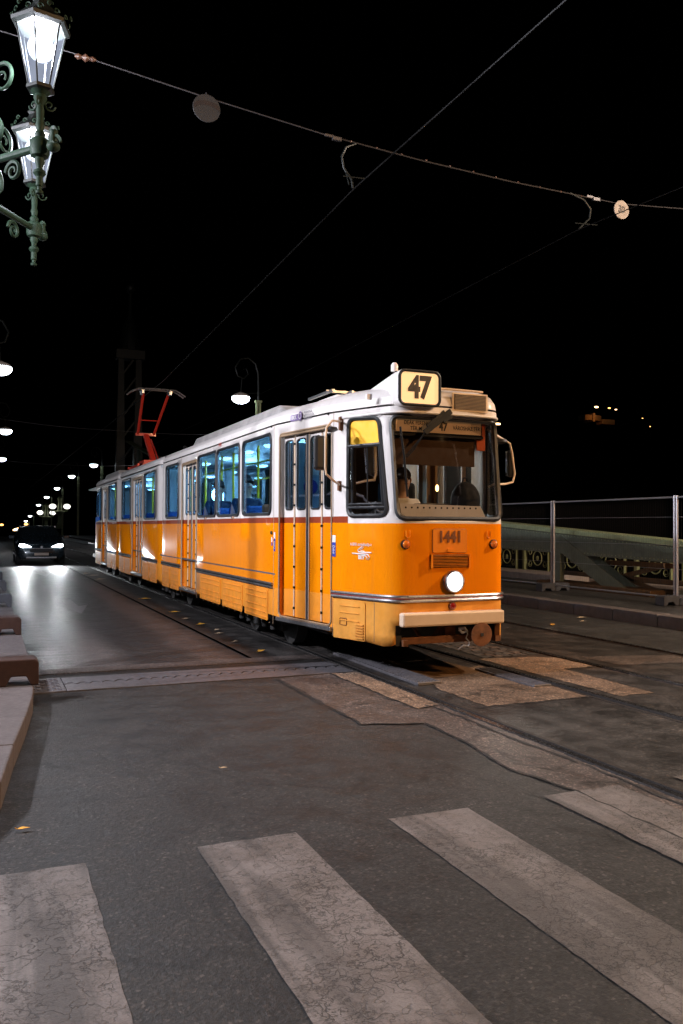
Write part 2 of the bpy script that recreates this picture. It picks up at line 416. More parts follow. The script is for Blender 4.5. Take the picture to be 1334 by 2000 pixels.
M_jacket=simple('dark_jacket',(.03,.04,.07),.8)
M_bag=simple('black_fabric',(.012,.012,.014),.85)
M_textdark=simple('lettering_dark',(.03,.018,.01),.6)
M_textbrown=simple('lettering_brown',(.17,.045,.008),.5)
M_textred=simple('lettering_red',(.5,.06,.04),.5)
M_textwhite=simple('lettering_white',(.8,.76,.74),.5)
M_textgrey=simple('lettering_grey',(.3,.28,.3),.5)
M_purple=simple('logo_purple',(.24,.17,.34),.5,var=.05)
M_blue=simple('sticker_blue',(.03,.05,.35),.5,var=.05)
M_amber=simple('amber_lens',(.75,.16,.01),.15,coat=.8)
M_redlens=simple('red_lens',(.3,.01,.005),.15,coat=.8)
M_conc2=simple('parapet_concrete',(.3,.26,.25),.8,var=.2,bmp=.5)
G_saloon=glass('saloon_glass',(.22,.55,.92),.07)  # blue cast of the saloon light put into the tint
G_cab=glass('cab_glass',(.62,.6,.58),.05)
G_right=glass('far_side_glass',(.5,.48,.46),.07)  # same glass left neutral, so no blue light spills to the right
G_car=glass('car_glass',(.1,.14,.16),.1)
E_cool=emit('lamp_cool_glow',(.86,.92,1),9)
E_lum=emit('luminaire_glow',(.8,.9,1),14)
E_head=emit('headlight_glow',(.93,.97,1),22)
E_tramhead=emit('tram_headlight_glow',(1,.99,.95),9)
E_int=emit('saloon_lamp_glow',(.82,.93,1),9)
E_num=emit('number_box_glow',(1,.63,.31),.85)
E_dest=emit('destination_glow',(.8,.45,.2),.14)
E_warm=emit('warm_lamp_glow',(1,.62,.3),6)
E_orange=emit('far_lamp_orange',(1,.45,.12),5)
E_globe=emit('globe_glow',(1,.97,.9),2.2)
E_reflection=emit('lamp_reflection_glow',(1,.6,.22),9)  # glow standing in for a reflected street lamp
# lit frosted pane
m,nt,b=new_mat('frosted_pane'); out=nt.nodes['Material Output']
tr=N(nt,'ShaderNodeBsdfTransparent'); tr.inputs[0].default_value=(.75,.8,.9,1)
em=N(nt,'ShaderNodeEmission'); em.inputs[0].default_value=(.72,.8,1,1); em.inputs[1].default_value=.62
mx=N(nt,'ShaderNodeMixShader'); p=worldpos(nt)
nt.links.new(ramp(nt,noise(nt,4,2,.5,p),[(.3,(.35,)*3),(.7,(.6,)*3)]).outputs[0],mx.inputs[0]); nt.links.new(tr.outputs[0],mx.inputs[1]); nt.links.new(em.outputs[0],mx.inputs[2]); nt.links.new(mx.outputs[0],out.inputs[0]); nt.nodes.remove(b)
M_pane=m
m,nt,b=new_mat('opal_globe'); out=nt.nodes['Material Output']
tr=N(nt,'ShaderNodeBsdfTransparent'); tr.inputs[0].default_value=(.95,.97,1,1)
em=N(nt,'ShaderNodeEmission'); em.inputs[0].default_value=(.88,.93,1,1); em.inputs[1].default_value=9
mx=N(nt,'ShaderNodeMixShader'); mx.inputs[0].default_value=.5
nt.links.new(tr.outputs[0],mx.inputs[1]); nt.links.new(em.outputs[0],mx.inputs[2]); nt.links.new(mx.outputs[0],out.inputs[0]); nt.nodes.remove(b)
M_opal=m
# ================================================================== SETTING
def zroad(y): return -max(0,y-115)**2*.00032
YS=[-14,-8,-4,0,2,4,6,8,8.01]
def strip(name,x0,x1,ys,m,z=0,div=1):
    mb=MB(); n=len(ys); 
    for i in range(n-1):
        a,bb=ys[i],ys[i+1]; mb.add([(x0,a,z+zroad(a)),(x1,a,z+zroad(a)),(x1,bb,z+zroad(bb)),(x0,bb,z+zroad(bb))],[(0,1,2,3)])
    o=mb.build(name,m,kind='structure'); return o
far=[9.3,20,40,60,80,100,115]+[115+10*k for k in range(1,16)]
allY=[-14]+far
strip('road_crossing',-7,3.57,[-14,8.0],M_asph)
strip('road_joint_bed',-7,3.57,[8.0,9.3],M_dark,-.03)
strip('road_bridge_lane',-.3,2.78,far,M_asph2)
strip('road_track_margin',2.85,3.57,far,M_conc if False else M_asph3)
strip('road_gutter',2.78,2.85,far,M_dark,-.025)
strip('road_track_bed',3.71,4.985,allY,M_asph3)
strip('road_between_tracks',5.125,6.14,allY,M_asph3)
strip('road_track_bed',6.28,7.575,allY,M_asph3)
strip('road_right_lane',7.715,9.5,allY,M_asph4)
# rails
def rail(x):    # x = outer edge of grooved rail, mirrored by side
    pass
def rail_obj(xa,flip):
    prof=[(0,0),(.004,.012),(.055,.012),(.062,-.04),(.098,-.04),(.104,.004),(.14,.004),(.14,-.06),(0,-.06)]
    mb=MB(); ys=[-14,8]+[y for y in far]; L=len(prof)
    for i in range(len(ys)-1):
        for j in range(L):
            (xa1,z1),(xb1,z2)=prof[j],prof[(j+1)%L]
            X1=xa+(xa1 if not flip else .14-xa1); X2=xa+(xb1 if not flip else .14-xb1)
            a,b2=ys[i],ys[i+1]
            mb.add([(X1,a,z1+zroad(a)),(X2,a,z2+zroad(a)),(X2,b2,z2+zroad(b2)),(X1,b2,z1+zroad(b2))],[(0,1,2,3)],0 if j==1 else 1)
    mb.build('tram_rail',[M_rail,M_railside],kind='structure')
rail_obj(3.57,False); rail_obj(4.985,True); rail_obj(6.14,False); rail_obj(7.575,True)
# worn edges: irregular dark seams beside the near rail
def seam(pts,wd=.02,z=.004,m=M_dark,name='road_seam'):
    mb=MB(); L=[]
    for i in range(len(pts)-1):
        a,b2=Vector(pts[i]),Vector(pts[i+1]); n=max(2,int((b2-a).length/.09))
        for k in range(n): L.append(a.lerp(b2,k/n))
    L.append(Vector(pts[-1])); out=[]
    for i,p in enumerate(L):
        d=(L[min(i+1,len(L)-1)]-L[max(0,i-1)]).normalized(); nn=Vector((-d.y,d.x)); j=random.uniform(-.014,.014); ww=wd*random.uniform(.3,1.2)
        out.append((p+nn*(j+ww/2),p+nn*(j-ww/2)))
    for i in range(len(out)-1):
        a,b2=out[i]; c,d=out[i+1]; mb.add([(a.x,a.y,z),(b2.x,b2.y,z),(d.x,d.y,z),(c.x,c.y,z)],[(0,1,2,3)])
    return mb.build(name,m,kind='structure')
def jag(pts,amp=.012,step=.12):
    out=[]
    for i in range(len(pts)):
        a,b2=Vector(pts[i]),Vector(pts[(i+1)%len(pts)]); n=max(1,int((b2-a).length/step))
        for k in range(n):
            q=a.lerp(b2,k/n); out.append((q.x+random.uniform(-amp,amp),q.y+random.uniform(-amp,amp)))
    return out
def patch(name,pts,m,z=.004,amp=.012):
    mb=MB(); q=jag(pts,amp,.07); mb.add([(x,y,z) for x,y in q],[tuple(range(len(q)))]); o=mb.build(name,m,kind='structure',fix=False)
    if o.data.polygons[0].normal.z<0: o.data.flip_normals()
    return o
patch('road_concrete_apron',[(2.71,7.96),(3.28,8.0),(3.30,6.21),(3.566,6.27),(3.566,1.5),(3.3,1.5),(3.13,3.13),(3.12,3.92),(3.02,4.49),(3.13,5.19),(3.12,5.71),(2.67,5.86)],M_conc)
seam([(2.67,7.9),(2.66,5.86),(3.12,5.71),(3.13,5.19),(3.02,4.49),(3.12,3.92),(3.12,3.0),(3.3,1.5)],.025,.009)
seam([(3.45,6.3),(3.5,5.6),(3.47,5.0),(3.52,4.3),(3.5,3.4),(3.53,2.0)],.03,.009)
patch('road_tan_patch',[(3.28,7.99),(3.566,7.99),(3.566,6.27),(3.31,6.18)],M_tan,.008)
seam([(3.27,7.99),(3.29,6.18),(3.566,6.24)],.02,.012)
patch('road_tan_patch',[(4.12,7.5),(4.98,7.9),(4.98,6.1),(3.91,6.07),(3.91,6.9)],M_tan)
seam([(3.74,6.03),(4.98,6.07)],.018,.009)
patch('road_tan_patch',[(5.23,8.3),(5.91,8.2),(6.12,8.05),(6.13,7.39),(5.72,7.37),(5.66,6.02),(5.27,6.0)],M_tan)
seam([(6.13,7.37),(5.7,7.36),(5.66,6.02)],.015,.009)
patch('road_tan_patch',[(6.42,8.0),(7.56,7.72),(7.5,7.2),(6.45,7.37)],M_conc)
seam([(6.3,7.34),(7.5,7.17)],.015,.009)
patch('road_rusty_patch',[(3.9,8.7),(4.75,8.7),(4.8,7.55),(4.0,7.3)],M_greenrust,.006)
# patches of rough setts inside the tracks
M_sett=simple('dark_sett',(.06,.055,.055),.55,var=.35,bmp=.5)
M_sett2=simple('brown_sett',(.105,.08,.07),.6,var=.35,bmp=.5)
def setts(x0,x1,y0,y1,parent,ms):
    k=0; y=y0
    while y<y1-.05 and k<280:
        x=x0+random.uniform(0,.05)
        while x<x1-.06:
            wd=random.uniform(.1,.15); 
            if x+wd>x1: break
            mb=MB(); h=random.uniform(.004,.012); mb.poly([(x+random.uniform(0,.008),y+random.uniform(0,.008)),(x+wd-.012,y+random.uniform(0,.008)),(x+wd-.014,y+.085),(x+random.uniform(0,.008),y+.088)],-.01,h)
            mb.build('paving_sett',random.choice(ms),parent,bevel=.003); x+=wd; k+=1
        y+=.1
tb=strip('road_sett_bed',5.3,6.1,[8.35,9.9],M_dark,.002)
setts(5.32,6.1,8.36,9.9,tb,[M_sett,M_sett,M_sett2])
# ribbed steel plates beside the rails
def ribbed(x0,x1,y0,y1,skew,z):
    mb=MB(); mb.poly([(x0,y0),(x1,y0+skew),(x1,y1),(x0,y1)],0.001,z)
    p=mb.build('track_cover_plate',M_plate,kind='structure',bevel=.004); n=int((x1-x0)/.035)
    for i in range(1,n):
        X=x0+(x1-x0)*i/n; r=MB(); r.box(X-.006,X+.006,y0+abs(skew)+.03,y1-.03,z-.001,z+.006); r.build('rib',M_plate,p)
ribbed(3.8,4.06,7.09,9.2,.02,.03); ribbed(4.78,4.98,6.62,7.66,0,.022)
# expansion joint
def joint():
    teeth=[];x=.72; mbA=MB(); mbB=MB()
    pa=[]; 
    while x<3.5: pa+= [(x,8.33),(x+.035,8.40),(x+.075,8.40)]; x+=.115
    pts=[(3.55,8.02),( .72,8.02)]+pa+[(3.55,8.36)]
    mbA.poly(pts,-.02,.008); mbA.build('joint_comb_plate',M_plate,kind='structure')
    pb=[(q[0],q[1]+.035) for q in pa]; mbB.poly([(3.55,8.72),(.72,8.72)]+pb+[(3.55,8.40)],-.02,.008); mbB.build('joint_comb_plate',M_plate,kind='structure')
    mc=MB(); mc.poly(jag([(.4,9.0),(3.55,8.96),(3.55,9.29),(.4,9.29)],.008),-.02,.006); mc.build('joint_nosing',M_conc,kind='structure')
    md=MB(); md.poly([(.4,8.73),(3.55,8.73),(3.55,8.95),(.4,8.97)],-.02,.002); md.build('joint_infill',M_asph,kind='structure')
    ck=MB(); ck.box(-.3,.71,8.02,8.72,-.02,.012); o=ck.build('joint_chequer_plate',M_plate,kind='structure',bevel=.004)
    for i in range(9):
        for j in range(8):
            s=MB(); X=.3+i*.045; Y=8.08+j*.08; s.obox((X,Y,.014),(.014,.014 if (i+j)%2 else -.014,0),(-.003,.003 if (i+j)%2 else .003,0),(0,0,.003)); s.build('raised_stud',M_plate,o)
joint()
strip('road_joint_edge',-7,.4,[8.73,9.29],M_asph,0.0)
# zebra crossing
for x0,x1 in ((-.07,.435),(.935,1.43),(1.935,2.4),(2.89,3.42),(3.84,4.35)):
    y1=3.92; y0=.2
    patch('zebra_stripe',[(x0,y0),(x1,y0),(x1,y1),(x0,y1)],M_zebra,.0085 if x0>2.5 else .004,.0035)
# arrows
def arrow(x,y,s):
    mb=MB(); pts=[(x-.09,y+1.7*s),(x+.09,y+1.7*s),(x+.09,y+.8*s),(x+.3,y+1.0*s),(x,y),(x-.26,y+1.25*s),(x-.09,y+.95*s)]
    mb.add([(a,b,.004) for a,b in pts],[tuple(range(7))]); o=mb.build('road_arrow_marking',M_mark,kind='structure',fix=False)
    if o.data.polygons[0].normal.z<0: o.data.flip_normals()
arrow(1.56,15.0,1.75); arrow(1.72,26.2,2.2)
# left pavement with kerb stones
kb=[(.46,40),(.46,12),(.45,9),(.42,7.6),(.34,6.75),(.21,5.8),(.10,4.8),(-.12,4.15),(-.6,3.65),(-1.6,3.4),(-4,3.3),(-7,3.3)]
mb=MB(); inner=[(x-.36,y+ (0 if y>5 else .25)) for x,y in kb]
pl=[(-7,200)]+[(.1,200)]+inner[:-1]+[(-7,3.6)]
mb.poly(pl,-.02,.145); side=mb.build('pavement',M_asph3,kind='structure')
L=[Vector(p) for p in kb]
def along(L,step):
    out=[L[0]]; acc=0
    for i in range(len(L)-1):
        a,b=L[i],L[i+1]; seg=(b-a).length; t=step-acc
        while t<=seg: out.append(a.lerp(b,t/seg)); t+=step
        acc=seg-(t-step)
    out.append(L[-1]); return out
Q=along(L,.8)
for i in range(len(Q)-1):
    a,b=Q[i],Q[i+1]; d=(b-a).normalized(); n=Vector((d.y,-d.x)); 
    if n.x>0 and a.y>4.2: n=-n
    if a.y<=4.2: n=Vector((-.1,1)).normalized() if n.y<0 else n
    n=Vector((-abs(n.x),abs(n.y))).normalized()
    a2=a+d*.006; b2=b-d*.006; mb=MB(); wdt=.34
    mb.poly([(a2.x,a2.y),(b2.x,b2.y),(b2.x+n.x*wdt,b2.y+n.y*wdt),(a2.x+n.x*wdt,a2.y+n.y*wdt)],-.02,.15+random.uniform(-.004,.004))
    mb.build('kerb_stone',M_kerb,side,bevel=.01)
mb=MB(); mb.box(.09,.455,40,200,-.02,.148); mb.build('kerb_run',M_kerb,kind='structure')
# right kerb and pavement
mb=MB(); 
for i in range(len(allY)-1):
    a,b=allY[i],allY[i+1]; mb.add([(9.75,a,.15+zroad(a)),(15,a,.15+zroad(a)),(15,b,.15+zroad(b)),(9.75,b,.15+zroad(b))],[(0,1,2,3)])
rp=mb.build('pavement',M_asph4,kind='structure')
y=5.0
while y<28:
    mb=MB(); mb.box(9.48,9.76,y+.006,y+.994,-.02,.19+random.uniform(-.005,.005)); mb.build('kerb_stone',M_kerb,rp,bevel=.012); y+=1
mb=MB(); mb.box(9.48,9.76,28,200,-.02,.19); mb.build('kerb_run',M_kerb,kind='structure')
mb=MB(); mb.add([(-200,-60,-13),(600,-60,-13),(600,480,-13),(-200,480,-13)],[(0,1,2,3)])
mw,nt,b=new_mat('river_water'); b.inputs['Base Color'].default_value=(.004,.006,.008,1); b.inputs['Roughness'].default_value=.15
bump(nt,b,noise(nt,.3,4,.5,worldpos(nt)),.5,.5); mb.build('river_water',mw,kind='structure')
# distant hill with lights
mb=MB(); nx,ny=26,8
for i in range(nx):
    for j in range(ny):
        X=140+i*12; Y=262+j*25; t=j/(ny-1); prof=46*math.exp(-((X-250)/75)**2)+14*math.exp(-((X-330)/50)**2)
        mb.v.append((X,Y,-13+ (prof+11)*min(1,t*2.2)+random.uniform(-1,1)))
for i in range(nx-1):
    for j in range(ny-1): mb.f.append((i*ny+j,(i+1)*ny+j,(i+1)*ny+j+1,i*ny+j+1)); mb.m.append(0)
mb.build('hill',simple('hill_scrub',(.012,.018,.01),.9),smooth=True,kind='structure',fix=False)
fw=thing('hill_fort','small far stone fort wall glowing orange on the dark hill at right','building',(216,259,44))
mb=MB(); mb.poly([(209.5,258),(213,257),(217.5,258.5),(217.5,262),(209.5,262)],42.6,44.6); mb.box(218,224,258.5,262,41.5,43.4); mb.build('wall',simple('fort_stone',(.4,.3,.2),.9),fw,(216,259,44)); 
mb=MB(); mb.box(212.2,213.2,256.8,262,42,45.2); mb.build('tower',simple('fort_stone',(.4,.3,.2),.9),fw,(216,259,44))
light('fort_floodlight',(212,253,43),220,(1,.35,.08),.5,parent=fw,org=(216,259,44))
for i,(rx,rz,lab,mm,sc) in enumerate([(.8326,.1793,'brightest pale lamp above the orange fort wall on the far hill',E_warm,1.1),(.8564,.1792,'small orange lamp just right of the far hill fort',E_orange,.75),(.8688,.1777,'small pale lamp, second right of the far hill fort',E_warm,.65),(.9198,.1674,'faint amber lamp lower down the far hill slope',E_orange,.4),(.9347,.1557,'lowest faint amber lamp on the far hill',E_orange,.4)]):
    Y=256; mb=MB(); mb.ball((rx*Y,Y,1.5+rz*Y),sc*.5,10,6,(1.6,1,.6)); 
    o=mb.build('hill_lamp',mm,org=(rx*Y,Y,1.5+rz*Y),smooth=True); tag(o,lab,'lamp','lamps on the far hill')
# ================================================================== TRAM
CX=4.31; ORG=(CX,18,0)
tram=thing('tram','long articulated orange and white tram number 1441 on route 47 running on the near track','tram',ORG)
def knots_interp(K,u):
    if u>=K[0][0]: return K[0][1],K[0][2]
    for a,b in zip(K,K[1:]):
        if a[0]>=u>=b[0]:
            t=(a[0]-u)/(a[0]-b[0]) if a[0]!=b[0] else 0
            return a[1]+(b[1]-a[1])*t,a[2]+(b[2]-a[2])*t
    return K[-1][1],K[-1][2]
XL=3.18; XR=2*CX-XL
def sideX(Y):
    if Y>=9.5: return XL
    if Y>=8.3: return XL+.186*(9.5-Y)/1.2
    return XL+.186+.331*(8.3-Y)
KL=[(16.5,XL+.06,16.5),(16.42,XL+.015,16.42),(16.3,XL,16.3),(9.5,XL,9.5),(8.3,sideX(8.3),8.3),(7.5,sideX(7.5),7.5)]
A=Vector((sideX(7.5),7.5)); B=Vector((3.685,7.37)); C=Vector((3.80,7.35))
arc=[]
for k in range(1,9):
    t=k/8; q=A*(1-t)**2+B*2*t*(1-t)+C*t*t; arc.append((7.5-.25*t,q.x,q.y))
KF=[]
for k in range(1,13):
    t=k/12; X=3.80+(2*CX-7.6)*t; KF.append((7.25-(2*CX-7.6)*t,X,7.35-.025*math.sin(math.pi*t)))
uF1=KF[-1][0]
K=KL+arc+KF
arcR=[(uF1-.25*(k/8),2*CX-q[1],q[2]) for k,q in enumerate(([*arc][::-1]+[(0,A.x,A.y)])) if k>0]
K+=arcR
uR0=uF1-.25
for (u,X,Y) in KL[::-1][1:]: K.append((uR0-(Y-7.5),2*CX-X,Y))
def front_u(X): return 7.25-(X-3.80)
def smooth(a,b,x):
    t=max(0,min(1,(x-a)/(b-a))); return t*t*(3-2*t)
def fpos(u,z,off=0):
    X,Y=knots_interp(K,u)
    e=.004; x1,y1=knots_interp(K,u+e); x2,y2=knots_interp(K,u-e)
    t=Vector((x2-x1,y2-y1)); 
    if t.length<1e-9: t=Vector((0,-1))
    t.normalize(); n=Vector((t.y,-t.x))    # outward
    if n.dot(Vector((X-CX,Y-9.5)))<0: n=-n
    wgt=smooth(8.1,7.36,Y)
    lean=.095*max(0,z-1.56)/1.05
    if z>2.635: lean-=.045
    Y+=lean*wgt; X+=(CX-X)*.035*wgt*max(0,z-1.56)
    return (X+n.x*off,Y+n.y*off,z)
def frame_loop(mb,loop,f,r,off=0,n=6): mb.tube([f(u,v,off) for u,v in loop],r,n,closed=True)
def shrink(loop,d):
    cx=sum(p[0] for p in loop)/len(loop); cyy=sum(p[1] for p in loop)/len(loop)
    return [(p[0]+(cx-p[0])*min(1,d/max(abs(p[0]-cx),1e-3)) if abs(p[0]-cx)>d else p[0], p[1]+(cyy-p[1])*min(1,d/max(abs(p[1]-cyy),1e-3)) if abs(p[1]-cyy)>d else p[1]) for p in loop]
def pane_fill(mb,loop,f,off):
    us=[min(p[0] for p in loop)+i*.06 for i in range(1,60) if min(p[0] for p in loop)+i*.06<max(p[0] for p in loop)]
    v0=min(p[1] for p in loop); v1=max(p[1] for p in loop)
    cdt_sheet(mb,loop,[],us,[v0+(v1-v0)*k/4 for k in (1,2,3)],lambda u,v:f(u,v,off))
away=lambda c:(CX,max(9.5,c.y),c.z)
ZT=2.72
def solid(o,th=.03,mat2=None):
    s=o.modifiers.new('skin','SOLIDIFY'); s.thickness=th; s.offset=-1; s.use_even_offset=False
    if mat2 is not None:
        o.data.materials.append(mat2); s.material_offset=1
def window(loop,f,parent,org,gl,fr=.02,bar_z=None,off=0,mat=None,name='window'):
    mb=MB(); frame_loop(mb,loop,f,fr,off)
    fo=mb.build(name+'_frame',mat or M_rub,parent,org,smooth=True)
    if bar_z is not None:
        u0=min(p[0] for p in loop); u1=max(p[0] for p in loop); b2=MB()
        b2.tube([f(u0+(u1-u0)*k/6,bar_z,off) for k in range(7)],.016,6); b2.build('transom',M_rub,fo,smooth=True)
    mb=MB(); pane_fill(mb,loop,f,off-.012); mb.build('pane',gl,fo,org if False else (ORG if True else org),smooth=True,fix=False)
    return fo
# children of children: meshes are in tram-local coords already, parents at origin
def fix_sub(): pass
# ---- openings of the leading car
door1=(8.245,9.40,.46,2.585); door2=(13.5,14.6,.46,2.585)
def doorloop(d): return rr(d[0],d[1],d[2]-.0,d[3],.06,3)
wins=[(9.66,10.86),(11.02,12.20),(12.27,13.42),(14.88,16.0)]
W_LOOPS=[rr(a,b,1.655,2.62,.09) for a,b in wins]
cabL=rquad([(8.0,1.615),(7.995,2.62),(7.545,2.60),(7.455,1.615)],.09)
wu0=front_u(3.735)+.0; ws=rquad([(7.345,1.585),(7.40,2.60),(uF1-.155,2.60),(uF1-.10,1.585)],.1)
def mir(loop): # mirror an opening on to the right side
    return [(uR0-(u-7.5),v) for u,v in loop]
right_wins=[rr(a,b,1.655,2.62,.09) for a,b in wins[:3]]+[rr(8.5,9.4,1.655,2.62,.09)]
apron_hole_u=(7.36,uF1-.10)
outer=[(16.5,.33),(16.5,ZT),(uR0-(16.5-7.5),ZT),(uR0-(16.5-7.5),.33),(uR0-.02,.33),(apron_hole_u[1]-.06,.34),(apron_hole_u[1],.36),(apron_hole_u[1],.54),(apron_hole_u[0],.54),(apron_hole_u[0],.36),(apron_hole_u[0]+.04,.34),(7.5,.33)]
us=sorted(set([k[0] for k in K]+[16.5-.5*i for i in range(18)]))
zs=[.45,.6,.77,.79,1.0,1.3,1.52,1.545,1.56,1.612,1.8,2.0,2.2,2.4,2.61,2.63,2.645,2.7]
mb=MB(); cdt_sheet(mb,outer,[doorloop(door1),doorloop(door2)]+W_LOOPS+[cabL,ws]+[mir(l) for l in right_wins]+[mir(cabL)],us,zs,lambda u,v:fpos(u,v),away)
body=mb.build('body_front_car',M_paint,tram,ORG,smooth=True,fix=False,label='leading car shell with the driver cab',ang=28)
solid(body,.03,M_beige)
def roof(outline,name,spine,cap=True,label=None,lean=None):
    rings=[(0,ZT),(.015,2.79),(.06,2.855),(.15,2.905),(.3,2.95),(.6,2.985),(1,3.0)]
    mb=MB(); n=len(outline)
    for t,z in rings:
        for (X,Y) in outline:
            sx,sy=CX,spine(Y); mb.v.append((X+(sx-X)*t,Y+(sy-Y)*t,z))
    for i in range(len(rings)-1):
        for k in range(n-1): mb.f.append((i*n+k,i*n+k+1,(i+1)*n+k+1,(i+1)*n+k)); mb.m.append(0)
    m_=len(rings)
    for k in (0,): mb.f.append(tuple([i*n for i in range(m_)]+[i*n+n-1 for i in range(m_-1,-1,-1)])); mb.m.append(0)
    o=mb.build(name,M_paint,tram,ORG,smooth=True,label=label,ang=40); return o
outl=[]
for k in K:
    p=fpos(k[0],ZT); outl.append((p[0],p[1]))
roof(outl,'roof_front_car',lambda Y:max(Y,8.3) if Y<16 else Y)
# forehead lip and drip line
mb=MB(); mb.tube([fpos(u,2.637,.006) for u in [8.15-(8.15-(uR0-.6))*i/60 for i in range(61)]],.012,6); mb.build('drip_strip',M_white,tram,ORG,smooth=True)
mb=MB(); mb.box(CX-1.13,CX+1.13,9.5,16.5,.93,.95); mb.poly([(CX-.6,7.5),(CX+.6,7.5),(CX+.9,8.4),(CX+1.05,9.5),(CX-1.05,9.5),(CX-.88,8.4)],.93,.95); mb.build('floor_panel',M_saloonfloor,tram,ORG)
mb=MB(); mb.box(CX-1.1,CX+1.1,9.3,16.5,2.66,2.70); mb.poly([(CX-.55,7.65),(CX+.55,7.65),(CX+.85,8.4),(CX+1.0,9.3),(CX-1.0,9.3),(CX-.85,8.4)],2.66,2.70); mb.build('ceiling_panel',M_saloonwall,tram,ORG)
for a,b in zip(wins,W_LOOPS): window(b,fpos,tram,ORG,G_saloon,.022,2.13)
for l in right_wins: window(mir(l),fpos,tram,ORG,G_right,.022,2.13)
# cab side windows
cw=window(cabL,fpos,tram,ORG,G_cab,.024,None,name='cab_window')
b2=MB(); 
for z,r in ((2.33,.02),(1.70,.015),(1.735,.012)):
    u1=8.0; u0=7.45+.1*(z-1.6)
    b2.tube([fpos(u0+(u1-u0)*k/8,z,.004) for k in range(9)],r,6)
b2.tube([fpos(7.93,1.72,.006),fpos(7.93,2.33,.006)],.014,6); b2.tube([fpos(7.73,1.74,-.01),fpos(7.73,2.31,-.01)],.006,6)
b2.tube([fpos(7.50,1.72,.006),fpos(7.54,2.33,.006)],.016,6)
b2.build('slider_frame',M_rub,cw,ORG,smooth=True)
b3=MB(); pane_fill(b3,rquad([(7.985,2.35),(7.975,2.60),(7.56,2.585),(7.525,2.35)],.05),fpos,-.004); b3.build('yellow_blind',M_yelblind,tram,ORG,fix=False,label='bright yellow blind drawn over the top of the cab side window')
window(mir(cabL),fpos,tram,ORG,G_cab,.024,2.33,name='cab_window')
wsf=window(ws,fpos,tram,ORG,G_cab,.026,None,name='windscreen')
# ---- doors
def make_door(f,d,n_leaf=4,label=None):
    u0,u1,z0,z1=d; mid=(u0+u1)/2; wd=(u1-u0)
    mb=MB(); L=rr(u0-.005,u1+.005,z0-.005,z1+.01,.06,3)
    # reveal
    n=len(L); vs=[f(u,v,.002) for u,v in L]+[f(u,v,-.085) for u,v in L]
    mb.add(vs,[(i,(i+1)%n,n+(i+1)%n,n+i) for i in range(n)]); fr=mb.build('door_frame',M_orangepaint if False else M_paint,tram,ORG,smooth=False)
    mb=MB(); frame_loop(mb,rr(u0,u1,z0+.0,z1,.06,3),f,.012,.0); mb.build('door_edging',M_tanframe,fr,ORG,smooth=True)
    edges=[u0+.01,u0+wd*.235,mid-.02,mid+.02,u1-wd*.235,u1-.01]
    leaves=[(edges[0],edges[1]-.008),(edges[1]+.008,edges[2]),(edges[3],edges[4]-.008),(edges[4]+.008,edges[5])]
    for (a,b) in leaves:
        pad=.035 if (b-a)<.3 else .05; wl=rr(a+pad,b-pad,1.70,2.50,min(.05,(b-a)/2-pad-.005),4)
        mb=MB(); cdt_sheet(mb,[(a,z0+.01),(b,z0+.01),(b,z1-.01),(a,z1-.01)],[wl],[],[.8,1.2,1.545,1.612],lambda u,v:f(u,v,-.06),away)
        o=mb.build('door_leaf',M_paint,tram,ORG,fix=False); solid(o,.02,M_white)
        mb=MB(); frame_loop(mb,wl,f,.011,-.058); w_=mb.build('window_frame',M_rub,o,ORG,smooth=True)
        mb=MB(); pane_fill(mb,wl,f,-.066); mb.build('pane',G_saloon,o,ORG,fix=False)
    for uu in (edges[1],edges[4]):
        mb=MB(); mb.tube([f(uu,z0+.02,-.052),f(uu,z1-.06,-.052)],.010,6); 
        h=mb.build('hinge_strip',M_cream,tram,ORG,smooth=True)
        mb=MB()
        for k in range(9): mb.tube([f(uu,z0+.1+k*.235,-.05),f(uu,z0+.125+k*.235,-.05)],.013,6)
        mb.build('hinge_knuckle',M_blackmetal,h,ORG,kind='stuff')
    mb=MB(); mb.tube([f(mid,z0+.005,-.055),f(mid,z1-.02,-.055)],.022,6); mb.build('door_seal',M_seal,tram,ORG,smooth=True)
    mb=MB()
    for s in (-1,1): mb.tube([f(mid+s*.028,z0+.01,-.05),f(mid+s*.028,z1-.03,-.05)],.006,6)
    mb.build('seal_edging',M_cream,tram,ORG)
    mb=MB(); a=f(u0-.02,z0-.03,.01); b=f(u1+.02,z0-.03,.01); mb.bar(a,b,.05,.045); mb.build('step_sill',M_silver,tram,ORG,bevel=.006)
    mb=MB(); mb.bar(f(u0+.01,z1-.02,-.02),f(u1-.01,z1-.02,-.02),.05,.03); mb.build('door_head_rail',M_tanframe,tram,ORG,bevel=.004)
make_door(fpos,door1); make_door(fpos,door2)
# ---- trim rails
def trim(f,u0,u1,n,warm=False):
    for z,r in ((.822,.016),(.782,.016)):
        mb=MB(); mb.tube([f(u0+(u1-u0)*k/n,z,.012) for k in range(n+1)],r,6); mb.build('trim_rail',M_silver,tram,ORG,smooth=True)
    mb=MB(); mb.tube([f(u0+(u1-u0)*k/n,.802,.014) for k in range(n+1)],.009,6); mb.build('trim_rail_insert',M_redline if warm else M_blackmetal,tram,ORG,smooth=True)
trim(fpos,9.56,13.42,2); trim(fpos,14.68,16.35,2); trim(fpos,8.225,uR0-.7,46,True)
